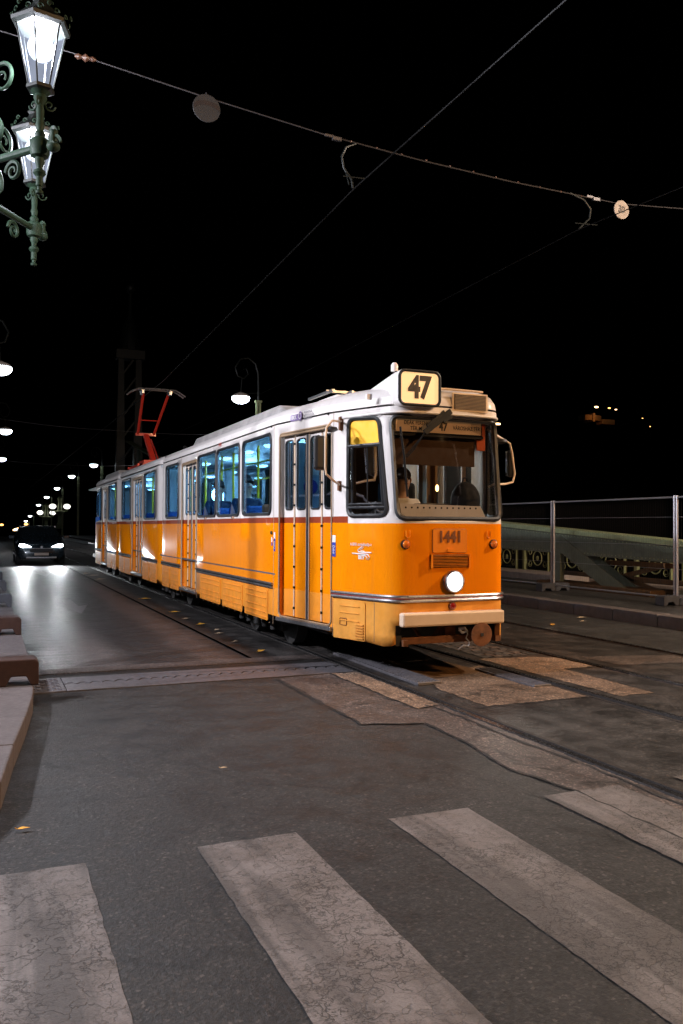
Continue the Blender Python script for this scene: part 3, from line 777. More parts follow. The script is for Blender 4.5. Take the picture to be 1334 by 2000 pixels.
# skirt hatches
def hatch(f,u0,u1,z0,z1,ribs,m=M_paint,name='skirt_hatch'):
    mb=MB(); us_=[u0+(u1-u0)*k/4 for k in range(5)]
    L=rr(u0,u1,z0,z1,.015,2); n=len(L); vs=[f(u,v,.001) for u,v in L]+[f(u,v,.009) for u,v in L]
    mb.add(vs,[tuple(range(n,2*n))]+[(i,(i+1)%n,n+(i+1)%n,n+i) for i in range(n)])
    o=mb.build(name,m,tram,ORG); 
    for z in ribs:
        r=MB(); r.bar(f(u0+.05,z,.011),f(u1-.05,z,.011),.014,.012); r.build('rib',m,o,ORG,bevel=.003)
    return o
for a,b in ((9.75,10.72),(10.84,11.85),(11.97,13.2)): hatch(fpos,a,b,.37,.74,(.7,.63,.53,.46,.40))
for a,b in ((14.8,15.5),(15.6,16.25)): hatch(fpos,a,b,.37,.74,(.7,.63,.53,.46,.40))
hatch(fpos,7.74,8.2,.35,.745,())
for z in (.69,.62,.54):
    mb=MB(); mb.bar(fpos(7.82,z,.012),fpos(8.1,z,.012),.012,.010); mb.build('skirt_rib',M_paint,tram,ORG,bevel=.002)
mb=MB()
for k in range(6): mb.bar(fpos(7.755,.375+k*.027,.018),fpos(7.87,.375+k*.027,.018),.014,.012)
mb.build('skirt_louvre',M_paint,tram,ORG,bevel=.002)
mb=MB(); frame_loop(mb,rr(8.0,8.1,.49,.56,.01,2),fpos,.004,.012); mb.build('fuel_flap',M_textbrown,tram,ORG)
# ---- front details
def fp(X,z,off=0): return fpos(front_u(X),z,off)
mb=MB(); mb.box(3.72,4.875,7.245,7.34,.535,.672); mb.build('bumper',M_cream,tram,ORG,bevel=.02)
def disc(mb,c,r,d,n=20,mi=0): 
    c=Vector(c); mb.lathe([(r*.96,-d),(r,-d*.7),(r,0)],c,'y',n,mi)
hl=Vector(fp(4.31,.965)); mb=MB(); mb.lathe([(.11,.01),(.11,-.05),(.098,-.064),(.084,-.05)],hl,'y',28); mb.build('headlight',M_steel,tram,ORG,smooth=True)
mb=MB(); mb.lathe([(.084,-.045),(.076,-.06),(.045,-.07),(.001,-.074)],hl,'y',28); mb.build('headlight_lens',E_tramhead,tram,ORG,smooth=True)
for X in (3.795,4.80):
    c=Vector(fp(X,1.335)); mb=MB(); mb.lathe([(.047,.01),(.047,-.015),(.04,-.02)],c,'y',18); o=mb.build('turn_signal',M_blackmetal,tram,ORG,smooth=True)
    mb=MB(); mb.ball(c+Vector((0,-.015,0)),.04,14,8,(1,.8,1)); mb.build('amber_lens',M_amber,o,ORG,smooth=True)
c=Vector(fp(4.305,.722)); mb=MB(); mb.lathe([(.042,.01),(.042,-.015),(.036,-.02)],c,'y',18); o=mb.build('marker_light',M_rust,tram,ORG,smooth=True)
mb=MB(); mb.ball(c+Vector((0,-.012,0)),.035,14,8,(1,.8,1)); mb.build('red_lens',M_redlens,o,ORG,smooth=True)
# number flap
L=rr(front_u(4.468),front_u(4.087),1.252,1.485,.01,2); n=len(L); mb=MB(); vs=[fpos(u,v,.001) for u,v in L]+[fpos(u,v,.010) for u,v in L]
mb.add(vs,[tuple(range(n,2*n))]+[(i,(i+1)%n,n+(i+1)%n,n+i) for i in range(n)]); nf=mb.build('number_flap',M_orangepaint,tram,ORG)
mb=MB(); frame_loop(mb,L,fpos,.004,.006); mb.build('flap_edge',M_textbrown,nf,ORG)
mb=MB(); mb.bar(fp(4.25,1.275,.016),fp(4.31,1.275,.016),.012,.03); mb.build('flap_latch',M_orangepaint,nf,ORG)
text_mesh('fleet_number','1441',M_textbrown,tram,ORG,Vector(fp(4.278,1.405,.0125)),(1,0,0),(0,0,1),.155,.006,.88)
# grille
g=MB(); g.box(4.07,4.495,7.322,7.33,1.105,1.232); gf=g.build('grille',M_rub,tram,ORG)
for k in range(8):
    s=MB(); z=1.117+k*.0148; s.box(4.085,4.48,7.304,7.321,z-.0022,z+.0022); s.build('grille_slat',M_orangepaint,gf,ORG)
s=MB(); 
for X in (4.065,4.49): s.box(X,X+.012,7.298,7.322,1.10,1.236)
s.build('grille_frame',M_orangepaint,gf,ORG,kind='stuff')
for X in (3.82,4.74):
    s=MB(); s.tube([fp(X-.02,1.47,.01),fp(X-.02,1.41,.01),fp(X,1.395,.012),fp(X+.02,1.41,.01),fp(X+.02,1.47,.01)],.005,6); s.build('lamp_bracket',M_orangepaint,tram,ORG)
# lower opening: beam, coupling, buffer disc
mb=MB(); mb.box(3.79,4.70,7.42,7.5,.345,.415); mb.box(3.78,3.84,7.36,7.7,.335,.40); mb.build('lifeguard_beam',M_rust,tram,ORG,bevel=.005)
mb=MB(); mb.box(3.7,4.95,7.75,7.8,.30,.75); mb.box(3.72,3.78,7.4,7.8,.34,.55); mb.box(4.86,4.92,7.4,7.8,.34,.55); mb.build('underframe_plate',M_under,tram,ORG)
mb=MB(); mb.bar((3.95,7.5,.53),(4.12,7.6,.36),.02,.03); mb.bar((4.3,7.5,.53),(4.22,7.6,.36),.02,.03); mb.box(4.3,4.42,7.45,7.6,.36,.5); mb.build('coupler_bracket',M_rust,tram,ORG)
mb=MB(); mb.lathe([(.045,.25),(.045,-.02),(.06,-.03),(.11,-.04),(.118,-.045),(.118,-.062),(.03,-.068)],(4.60,7.30,.435),'y',28); bd=mb.build('buffer_disc',M_rust,tram,ORG,smooth=True)
mb=MB(); mb.box(4.585,4.612,7.222,7.24,.42,.45); mb.build('disc_socket',M_under,bd,ORG)
mb=MB(); mb.tube([(4.45,7.32,.50),(4.46,7.28,.44),(4.44,7.28,.40),(4.47,7.26,.36),(4.45,7.25,.325),(4.38,7.24,.335),(4.33,7.24,.30)],.007,6); 
mb.tube([(4.40,7.35,.49),(4.44,7.30,.50),(4.47,7.31,.47),(4.43,7.33,.45),(4.40,7.34,.48)],.016,6); mb.build('coupling_cable',M_galv,tram,ORG,smooth=True)
mb=MB(); mb.bar((4.86,7.36,.53),(4.88,7.4,.36),.05,.05); mb.box(4.84,4.9,7.36,7.42,.34,.40); mb.build('step_bracket',M_rust,tram,ORG)
# number box
yb=7.335; nb=MB()
prof=rr(3.705,4.175,2.69,3.05,.07,5); back=[(3.78+(x-3.705)*.8,8.35+ (3.05-z)*0,2.84+(z-2.69)*.3) for x,z in prof]
n=len(prof); vs=[(x,yb,z) for x,z in prof]+[(x,yb+.12,z) for x,z in prof]+back
nb.add(vs,[(i,(i+1)%n,n+(i+1)%n,n+i) for i in range(n)]+[(n+i,n+(i+1)%n,2*n+(i+1)%n,2*n+i) for i in range(n)]+[tuple(range(2*n,3*n))])
nbx=nb.build('number_box',M_white,tram,ORG,smooth=True,ang=50)
fr=MB(); fr.tube([(x,yb-.004,z) for x,z in rr(3.718,4.162,2.703,3.037,.06,5)],.016,6,closed=True); fr.build('number_box_seal',M_rub,nbx,ORG,smooth=True)
q=MB(); L=rr(3.72,4.16,2.705,3.035,.055,5); q.add([(x,yb-.002,z) for x,z in L],[tuple(range(len(L)))[::-1]]); q.build('lit_panel',E_num,nbx,ORG,fix=False)
text_mesh('route_number','47',M_textdark,nbx,(CX,18,0),(3.938,yb-.006,2.868),(1,0,0),(0,0,1),.30,.013,.84,spacing=.95)
mb=MB(); mb.lathe([(.035,0),(.035,.06),(.02,.085),(.001,.09)],(3.72,7.45,3.04),'z',12); mb.build('roof_stub',M_white,tram,ORG,smooth=True)
# roof vent at right
vf=MB(); yv=Vector(fp(4.5,2.8)).y; vf.box(4.335,4.755,yv-.016,yv-.004,2.675,2.865); vo=vf.build('roof_vent',M_cream,tram,ORG,bevel=.004)
vb=MB(); vb.box(4.36,4.73,yv-.019,yv-.0165,2.695,2.85); vb.build('vent_recess',M_rub,vo,ORG)
for k in range(11):
    s=MB(); z=2.702+k*.0142; s.box(4.36,4.73,yv-.03,yv-.02,z-.0025,z+.0025); s.build('vent_slat',M_tanframe,vo,ORG)
mb=MB(); mb.box(3.5,3.56,7.62,7.66,2.77,2.83); mb.build('gutter_bracket',M_white,tram,ORG,bevel=.006)
mb=MB(); mb.tube([fpos(u,2.90,-.03) for u in [uF1-.0+.6-k*.06 for k in range(10)]],.012,6); mb.build('roof_edge_strip',M_cream,tram,ORG)
# destination blind inside windscreen
mb=MB(); mb.box(3.75,4.735,7.475,7.50,2.452,2.585); ds=mb.build('destination_sign',E_dest,tram,ORG)
mb=MB(); mb.tube([(x,7.47,z) for x,z in ((3.745,2.447),(4.74,2.447),(4.74,2.59),(3.745,2.59))],.008,4,closed=True); mb.box(3.72,4.76,7.47,7.52,2.415,2.445); mb.build('sign_frame',M_blackmetal,ds,ORG)
text_mesh('sign_text','DEÁK FERENC',M_textdark,ds,(CX,18,0),(3.985,7.473,2.545),(1,0,0),(0,0,1),.056,.0006,.82)
text_mesh('sign_text','TÉR M',M_textdark,ds,(CX,18,0),(3.975,7.473,2.49),(1,0,0),(0,0,1),.056,.0006,.85)
text_mesh('sign_text','47',M_textdark,ds,(CX,18,0),(4.285,7.473,2.518),(1,0,0),(0,0,1),.115,.004,.82)
text_mesh('sign_text','VÁROSHÁZ TÉR',M_textdark,ds,(CX,18,0),(4.56,7.473,2.515),(1,0,0),(0,0,1),.056,.0006,.8)
mb=MB(); mb.box(3.765,4.69,7.53,7.54,2.13,2.43); mb.build('sun_blind',M_brown,tram,ORG)
mb=MB(); mb.box(4.70,4.80,7.50,7.515,2.30,2.58); mb.build('red_cloth_strip',M_redcloth,tram,ORG)
# perforated ledge panel inside the glass
mb=MB(); y0=7.40; L=[(3.765,1.735),(4.69,1.72),(4.75,1.60),(3.84,1.60),(3.775,1.64)]
mb.add([(x,y0+(z-1.6)*.12,z) for x,z in L],[tuple(range(5))]); pf=mb.build('dashboard_ledge',M_white,tram,ORG); solid(pf,.01)
for k in range(13):
    s=MB(); x=3.83+k*.067; s.lathe([(.010,-.0025),(.010,-.0005)],(x,y0+.012,1.697),'y',10); s.build('ledge_hole',M_rub,pf,ORG)
mb=MB(); mb.box(3.8,4.8,7.45,7.75,1.52,1.60); mb.box(4.05,4.4,7.5,7.7,1.60,1.745); mb.build('dashboard',M_under,tram,ORG,bevel=.02)
# wipers
mb=MB(); 
mb.obox((4.27,7.385,2.615),(.05,0,.03),(0,.02,0),(-.02,0,.035))
mb.bar((4.31,7.365,2.67),(4.02,7.375,2.44),.055,.025,up=(0,-1,0)); mb.bar((4.24,7.37,2.66),(4.05,7.375,2.50),.04,.02,up=(0,-1,0))
mb.tube([(4.06,7.385,2.47),(3.78,7.37,2.17)],.008,6); mb.tube([(4.02,7.375,2.44),(3.90,7.37,2.27),(3.82,7.365,2.19)],.006,6)
mb.tube([(3.76,7.40,2.49),(3.79,7.37,2.20),(3.82,7.355,1.80)],.011,6); mb.build('windscreen_wiper',M_blackmetal,tram,ORG,smooth=True)
# mirrors
def mirror(pts_arm,hc,hs,rot,small,lab):
    mb=MB(); mb.tube(pts_arm,.012,8); a=mb.build('mirror_arm',M_cream,tram,ORG,smooth=True,label=lab)
    mb=MB(); mb.obox(hc,(hs[0],0,0),(0,hs[1],0),(0,0,hs[2])); h=mb.build('mirror_housing',M_rub,a,ORG,bevel=.035)
    mb=MB(); mb.obox(Vector(hc)+Vector((0,hs[1]+.002,0)),(hs[0]*.85,0,0),(0,.003,0),(0,0,hs[2]*.88)); mb.build('mirror_glass',M_steel,a,ORG)
    mb=MB(); mb.lathe([(.01,.03),(.06,.02),(.075,-.01),(.03,-.03)],small,'z',14); mb.build('blind_spot_mirror',M_rub,a,ORG,smooth=True)
pA=fpos(8.09,2.60,.02); pB=fpos(8.11,1.94,.02)
mirror([pA,(3.25,7.92,2.58),(3.165,7.86,2.50),(3.15,7.85,2.38),(3.15,7.85,2.10),(3.165,7.86,2.03),(3.3,7.98,1.97),pB],(3.12,7.90,2.245),(.08,.035,.175),0,(3.23,7.90,2.49),'left mirror on a bent tube')
mb=MB(); mb.obox(fpos(8.1,2.58,.01),(.02,0,0),(0,.02,0),(0,0,.07)); mb.obox(fpos(8.12,1.93,.01),(.015,0,0),(0,.02,0),(0,0,.05)); mb.build('mirror_bracket',M_rust,tram,ORG)
mirror([(4.86,7.55,2.53),(5.0,7.57,2.47),(5.16,7.58,2.40),(5.20,7.6,2.30),(5.235,7.6,2.08),(5.21,7.6,1.99),(5.1,7.59,1.965),(4.95,7.56,1.96),(4.88,7.55,1.93)],(5.205,7.64,2.19),(.035,.035,.15),0,(5.06,7.60,2.42),'right mirror on a bent tube')
# stickers and lettering on the side
def side_text(s,m,u,z,size,f=fpos,off=.004,sx=1,align='CENTER',parent=tram,bold=0):
    a=Vector(f(u,z,off)); b=Vector(f(u-.05,z,off)); return text_mesh('lettering',s,m,parent,ORG,a,(b-a),(0,0,1),size,bold,sx,align=align)
def side_quad(u0,u1,z0,z1,m,name,f=fpos,off=.003,parent=tram):
    mb=MB(); mb.add([f(u0,z0,off),f(u1,z0,off),f(u1,z1,off),f(u0,z1,off)],[(0,1,2,3)]); return mb.build(name,m,parent,ORG,fix=False)
for (u,z) in ((8.205,1.34),(9.52,1.36)):
    side_quad(u-.025,u+.025,z,z+.075,M_textwhite,'sticker'); side_quad(u-.025,u+.025,z-.15,z,M_blue,'sticker')
    t=text_mesh('lettering','INFO',M_textwhite,tram,ORG,Vector(fpos(u,z-.075,.005)),(0,0,1),Vector(fpos(u+.02,z,.0))-Vector(fpos(u,z,.0)),.045,0,.9)
side_quad(9.60,9.64,1.32,1.375,M_textwhite,'sticker'); side_quad(9.60,9.64,1.275,1.315,M_blue,'sticker')
mb=MB(); mb.lathe([(.025,-.012),(.02,-.018)],fpos(9.62,1.43),'x',12); mb.build('door_button',M_castgreen,tram,ORG)
side_text('A BKK szolgáltatója a',M_textwhite,7.81,1.325,.043,sx=.85)
side_text('BKV',M_textwhite,7.80,1.195,.058,sx=.9,bold=.002)
def swoosh(pts,r=.007):
    mb=MB(); mb.tube([fpos(u,z,.003) for u,z in pts],r,4); mb.build('logo_line',M_textwhite,tram,ORG,smooth=True)
swoosh([(7.80,1.30),(7.85,1.265),(7.84,1.25),(7.78,1.245),(7.66,1.245)]); swoosh([(7.77,1.30),(7.81,1.268),(7.80,1.26),(7.76,1.257)],.005)
swoosh([(7.93,1.232),(7.80,1.228),(7.71,1.225),(7.685,1.20),(7.71,1.175)]); swoosh([(7.80,1.215),(7.745,1.212),(7.72,1.195),(7.735,1.175)],.005)
for u,z0,z1 in ((9.56,.35,2.72),(13.46,.35,2.72),(14.66,.35,2.72),(7.62,.36,.76),(8.22,.36,.76),(8.22,1.6,2.72)):
    mb=MB(); mb.tube([fpos(u,z0+(z1-z0)*k/4,.0) for k in range(5)],.0035,4); mb.build('panel_seam',M_tanframe,tram,ORG)
mb=MB()
for u in [9.62+.25*k for k in range(15)]: mb.ball(fpos(u,2.70,.001),.006,6,4)
for u in [9.7+.3*k for k in range(12)]: mb.ball(fpos(u,.35,.001),.006,6,4)
rvs=mb.build('body_rivets',M_tanframe,tram,ORG); rvs['kind']='stuff'
# BKK sticker
side_quad(8.93,9.13,2.705,2.775,M_purple,'logo_plate',off=.006); mb=MB(); c=Vector(fpos(8.90,2.745,.007)); mb.lathe([(.055,0),(.055,-.004)],c,'x',20); mb.build('logo_disc',M_purple,tram,ORG)
mb=MB(); mb.tube([Vector(fpos(8.90+.03*math.cos(a),2.745+.03*math.sin(a),.013)) for a in [2*math.pi*k/16 for k in range(16)]],.005,4,closed=True); mb.build('logo_ring',M_textwhite,tram,ORG)
side_text('BKK',M_textwhite,9.045,2.74,.062,off=.009,sx=1,bold=.001)
for i,s in enumerate(('BUDAPESTI','KÖZLEKEDÉSI','KÖZPONT')): side_text(s,M_textgrey,8.82,2.775-.038*i,.036,off=.006,align='LEFT')
side_text('1441',M_textred,12.05,2.69,.09,off=.004)
for u in (9.65,8.3):
    mb=MB(); mb.ball(fpos(u,2.70,.008),.012,8,6); mb.build('lifting_eye',M_blackmetal,tram,ORG)
# ---- middle and rear cars
def straight(Yf,Yr,bevelF=.16,taper_rear=False):
    KK=[(Yr,XL+(.45 if taper_rear else .06),Yr)]
    if taper_rear: KK+=[(Yr-1.2,XL+.12,Yr-1.2),(Yr-2.2,XL,Yr-2.2)]
    else: KK+=[(Yr-.1,XL,Yr-.1)]
    KK+=[(Yf+bevelF,XL,Yf+bevelF),(Yf+bevelF*.6,XL+.012,Yf+bevelF*.6),(Yf+bevelF*.25,XL+.05,Yf+bevelF*.25),(Yf,XL+.13,Yf)]
    return KK
def section(name,Yf,Yr,windows,doors,taper=False,label=None):
    KK=straight(Yf,Yr,.16,taper)
    def mk(sgn):
        def f(u,z,off=0):
            X,Y=knots_interp(KK,u); e=.004; a=knots_interp(KK,u+e); b=knots_interp(KK,u-e)
            t=Vector((b[0]-a[0],b[1]-a[1])); t=t.normalized() if t.length>1e-9 else Vector((0,-1)); n=Vector((t.y,-t.x))
            if n.x>0: n=-n
            X+=n.x*off; Y+=n.y*off
            return (X,Y,z) if sgn<0 else (2*CX-X,Y,z)
        return f
    fl,frr=mk(-1),mk(1)
    wl=[rr(a,b,1.655,2.62,.09) for a,b in windows]; aw=lambda c:(CX,c.y,c.z)
    mb=MB(); us2=[k[0] for k in KK]
    for f,hs in ((fl,wl+[doorloop(d) for d in doors]),(frr,wl)):
        cdt_sheet(mb,[(Yf,.33),(Yf,ZT),(Yr,ZT),(Yr,.33)],hs,us2,zs,lambda u,v:f(u,v),aw)
    o=mb.build(name,M_paint,tram,ORG,smooth=True,fix=False,label=label,ang=28); solid(o,.03,M_saloonwall)
    ol=[fl(k[0],0)[:2] for k in KK]; ol=ol+[(2*CX-x,y) for x,y in ol[::-1]]
    roof(ol,name.replace('body','roof'),lambda Y:Y)
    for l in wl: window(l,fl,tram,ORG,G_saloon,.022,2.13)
    for l in wl: window(l,frr,tram,ORG,G_right,.022,2.13)
    for d in doors: make_door(fl,d)
    mb=MB(); mb.box(CX-1.1,CX+1.1,Yf,Yr,.93,.95); mb.build('floor_panel',M_saloonfloor,tram,ORG)
    mb=MB(); mb.box(CX-1.1,CX+1.1,Yf,Yr,2.66,2.70); mb.build('ceiling_panel',M_saloonwall,tram,ORG)
    return fl
fm=section('body_middle_car',16.62,22.0,[(17.05,18.35),(20.15,21.5)],[(18.6,19.9,.46,2.585)],label='short middle car between two joints')
frr_=section('body_rear_car',22.2,29.0,[(22.5,23.9),(25.5,28.2)],[(24.2,25.3,.46,2.585)],True,label='trailing car at the far end')
trim(fm,16.8,18.5,2); trim(fm,20.05,21.9,2); trim(frr_,22.4,24.1,2); trim(frr_,25.4,26.8,2)
for f,pairs in ((fm,((16.85,17.6),(17.7,18.45),(20.1,20.95),(21.05,21.85))),(frr_,((22.4,23.2),(23.3,24.1),(25.45,26.7)))):
    for a,b in pairs: hatch(f,a,b,.37,.74,(.7,.63,.53,.46,.40))
for Yc in (16.56,22.1):
    mb=MB(); mb.box(XL+.10,XR-.10,Yc-.08,Yc+.08,.36,.94); 
    for s in (XL+.09,XR-.15): mb.box(s,s+.06,Yc-.09,Yc+.09,.36,2.8)
    mb.box(XL+.1,XR-.1,Yc-.08,Yc+.08,2.66,2.88); mb.build('joint_bellows',M_rub,tram,ORG)
mb=MB(); mb.box(3.7,4.9,28.97,29.0,.4,2.7); mb.build('rear_wall',M_paint,tram,ORG)
# bogies
for Yc in (10.9,16.56,22.1,26.6):
    mb=MB(); mb.box(3.42,5.2,Yc-1.1,Yc+1.1,.30,.46); mb.box(3.45,3.52,Yc-.9,Yc+.9,.2,.35); mb.box(5.1,5.17,Yc-.9,Yc+.9,.2,.35)
    for k in range(-2,3): mb.lathe([(.045,0),(.045,.12)],(3.40,Yc+k*.35,.2),'z',10)
    bg_=mb.build('bogie_frame',M_under,tram,ORG,bevel=.01)
    for dy in (-.75,.75):
        for X in (3.56,5.0):
            mb=MB(); mb.lathe([(.0,-.06),(.32,-.06),(.32,.05),(.33,.052),(.33,.07),(0,.07)],(X+.1,Yc+dy,.345),'x',28); mb.build('wheel',M_under,bg_,ORG,smooth=True)
mb=MB(); mb.box(3.5,5.1,12.3,15.0,.25,.45); mb.build('underfloor_box',M_under,tram,ORG,bevel=.02)
mb=MB(); mb.box(3.5,5.1,18,20.6,.25,.45); mb.build('underfloor_box',M_under,tram,ORG,bevel=.02)
mb=MB(); mb.box(3.6,5.0,8.9,9.6,.28,.45); mb.build('underfloor_box',M_under,tram,ORG,bevel=.02)
mb=MB(); mb.box(3.3,5.3,9.6,28.5,.5,.6); mb.build('underframe',M_under,tram,ORG)
# roof gear
def rbox(x0,x1,y0,y1,z0,z1,sl,name,m=M_white):
    mb=MB(); vs=[(x0,y0,z0),(x1,y0,z0),(x1,y1,z0),(x0,y1,z0),(x0+.08,y0+sl,z1),(x1-.08,y0+sl,z1),(x1-.08,y1-sl*.3,z1),(x0+.08,y1-sl*.3,z1)]
    mb.add(vs,[(0,1,2,3),(4,5,6,7),(0,1,5,4),(1,2,6,5),(2,3,7,6),(3,0,4,7)]); return mb.build(name,m,tram,ORG,bevel=.04)
M_roofg=simple('roof_grey_white',(.38,.355,.345),.55,var=.25,scale=3)
rbox(3.62,5.0,9.9,16.1,2.88,3.17,1.1,'roof_cowl',M_roofg); rbox(3.6,5.0,25.2,28.4,2.92,3.16,.4,'roof_cowl',M_roofg); rbox(3.7,4.9,8.9,9.75,2.93,3.06,.2,'roof_hatch')
mb=MB(); mb.bar((3.75,9.1,3.1),(3.75,9.9,3.1),.03,.03); mb.bar((4.0,9.1,3.1),(4.0,9.9,3.1),.03,.03); mb.bar((3.7,9.2,3.1),(4.3,9.2,3.1),.03,.03); mb.build('roof_rack',M_silver,tram,ORG)
mb=MB(); mb.lathe([(.03,0),(.05,.03),(.03,.06),(.05,.09),(.02,.12)],(3.6,16.3,2.95),'z',10); mb.build('roof_insulator',M_blackmetal,tram,ORG)
# pantograph
po=thing  # (part of the tram)
mb=MB(); mb.box(3.75,4.9,22.7,22.78,3.1,3.16); mb.box(3.75,4.9,24.3,24.38,3.1,3.16); mb.box(3.8,3.88,22.7,24.4,3.1,3.16); mb.box(4.75,4.83,22.7,24.4,3.1,3.16)
for x in (3.85,4.8):
    for y in (22.75,24.33): mb.lathe([(.05,0),(.07,.04),(.04,.07),(.07,.1),(.04,.14)],(x,y,2.97),'z',10)
mb.box(4.0,4.6,23.2,24.0,3.14,3.3); pb=mb.build('pantograph_base',M_redarm,tram,ORG)
mb=MB(); mb.bar((4.31,23.4,3.25),(4.31,24.7,4.12),.14,.10); mb.tube([(4.48,23.5,3.25),(4.45,24.65,4.0)],.025,6); mb.bar((4.02,24.72,4.15),(4.60,24.72,4.15),.07,.07); mb.build('lower_arm',M_redarm,pb,ORG)
mb=MB(); mb.tube([(4.08,24.72,4.15),(4.0,23.4,5.12)],.04,8); mb.tube([(4.54,24.72,4.15),(4.68,23.4,5.12)],.04,8); mb.tube([(4.05,24.2,4.5),(4.57,24.2,4.5)],.012,6); mb.build('upper_arm',M_redarm,pb,ORG,smooth=True)
for dy in (-.13,.13):
    mb=MB(); mb.tube([(3.56,23.3+dy,5.08),(3.68,23.3+dy,5.17),(3.84,23.3+dy,5.24),(4.34,23.3+dy,5.25),(4.84,23.3+dy,5.24),(4.98,23.3+dy,5.17),(5.12,23.3+dy,5.08)],.022,8); mb.build('collector_strip',M_steel,pb,ORG,smooth=True)
mb=MB(); 
for x in (3.95,4.7): mb.box(x-.03,x+.03,23.1,23.5,5.1,5.2)
mb.build('head_carrier',M_silver,pb,ORG)
# ---- interior
def grab(x,y): 
    mb=MB(); mb.tube([(x,y,.95),(x,y,2.66)],.02,8); mb.build('grab_pole',M_yel,tram,ORG,smooth=True)
for x,y in ((3.75,9.45),(3.62,10.3),(4.85,10.2),(3.62,11.6),(4.9,12.0),(3.62,12.9),(3.62,13.6),(3.62,14.7),(4.95,14.2),(3.62,15.9),(3.7,17.6),(4.9,18.6),(3.7,20.2),(3.62,21.4),(3.62,23.0),(4.9,24.5),(3.62,25.8)): grab(x,y)
for x in (3.62,4.95):
    mb=MB(); mb.tube([(x,9.4,2.42),(x,16.3,2.42)],.015,6); mb.build('grab_rail',M_yel,tram,ORG,smooth=True)
for x in (3.75,4.85):
    for y in (9.0,10.2,11.4,12.6,13.9,15.3,17.4,19.2,21.0,23.2,25.0,26.8):
        mb=MB(); mb.ball((x,y,2.655),.13,14,6,(.8,1.3,.28)); mb.build('ceiling_lamp',E_int,tram,ORG,smooth=True)
for y in (9.9,11.8,14.4,19,24.8): light('saloon_light',(CX,y,2.45),115,(.8,.92,1),.25,parent=tram,org=ORG)
def seat(x,y,m):
    mb=MB(); mb.box(x-.2,x+.2,y-.2,y+.2,1.32,1.40); mb.box(x-.2,x+.2,y+.17,y+.23,1.40,1.78); mb.box(x-.04,x+.04,y-.05,y+.05,.95,1.32); mb.build('saloon_seat',m,tram,ORG,bevel=.03)
k=0
for y in (9.95,10.7,11.5,12.3,13.05,15.0,15.8,17.4,18.2,20.6,21.4,22.9,26.0,27.0):
    for x in (3.42,5.15): seat(x,y,M_orseat if k in(0,) else M_blueseat); k+=1
mb=MB(); mb.box(3.3,3.9,9.44,9.47,.95,2.5); mb.build('draught_screen',simple('screen_blue',(.35,.5,.62),.5),tram,ORG)
mb=MB(); mb.box(4.9,5.4,9.6,9.65,.95,2.6); mb.box(4.4,4.55,16.2,16.25,.95,2.6);mb.box(3.3,3.75,16.25,16.3,.95,2.6); mb.build('saloon_panel',M_saloonwall,tram,ORG)
mb=MB(); mb.lathe([(.09,0),(.09,.004)],(3.6,9.432,1.98),'y',20); mb.build('round_notice',M_blue,tram,ORG)
mb=MB(); mb.box(3.52,3.7,9.428,9.433,2.12,2.24); mb.build('notice',M_textwhite,tram,ORG)
# cab bulkhead with openings to the saloon
f_b=lambda u,v:(u,8.62,v)
mb=MB(); cdt_sheet(mb,[(3.40,.95),(5.25,.95),(5.25,2.66),(3.40,2.66)],[rr(3.62,3.78,1.55,2.4,.02,2),rr(4.42,4.62,1.6,2.3,.02,2),rr(4.85,5.2,1.5,2.4,.02,2)],[],[],f_b)
bh=mb.build('cab_bulkhead',M_beige,tram,ORG,fix=False); solid(bh,.03)
mb=MB(); mb.box(4.80,4.83,8.55,8.6,.95,2.5); mb.box(4.66,4.68,8.5,8.6,.95,2.4); mb.build('bulkhead_post',M_tanframe,tram,ORG)
mb=MB(); mb.box(3.95,4.4,8.25,8.35,1.25,2.0); mb.box(3.95,4.4,7.95,8.3,1.2,1.3); mb.build('driver_seat',M_bag,tram,ORG,bevel=.05)
mb=MB(); mb.ball((4.30,7.62,1.905),.017,10,8,(1,1,2.1)); mb.tube([(4.30,7.62,1.745),(4.30,7.62,1.875)],.006,6,mi=1); mb.build('lamp_reflection',[E_reflection,M_blackmetal],tram,ORG,smooth=True)  # glowing bulb added in place of a street lamp's reflection in the windscreen
light('reflection_light',(4.28,7.60,1.96),1.4,(1,.6,.28),.03,parent=tram,org=ORG)  # faint light added for that stand-in bulb
mb=MB(); mb.box(3.60,3.75,7.62,7.80,1.60,1.76); mb.build('ticket_machine',M_under,tram,ORG,bevel=.01)
light('tram_beam',hl+Vector((0,-.1,0)),60,(1,.95,.85),.08,typ='SPOT',parent=tram,org=ORG,spot_size=R_(70),spot_blend=.7,aim=hl+Vector((0,-10,-1.1)))
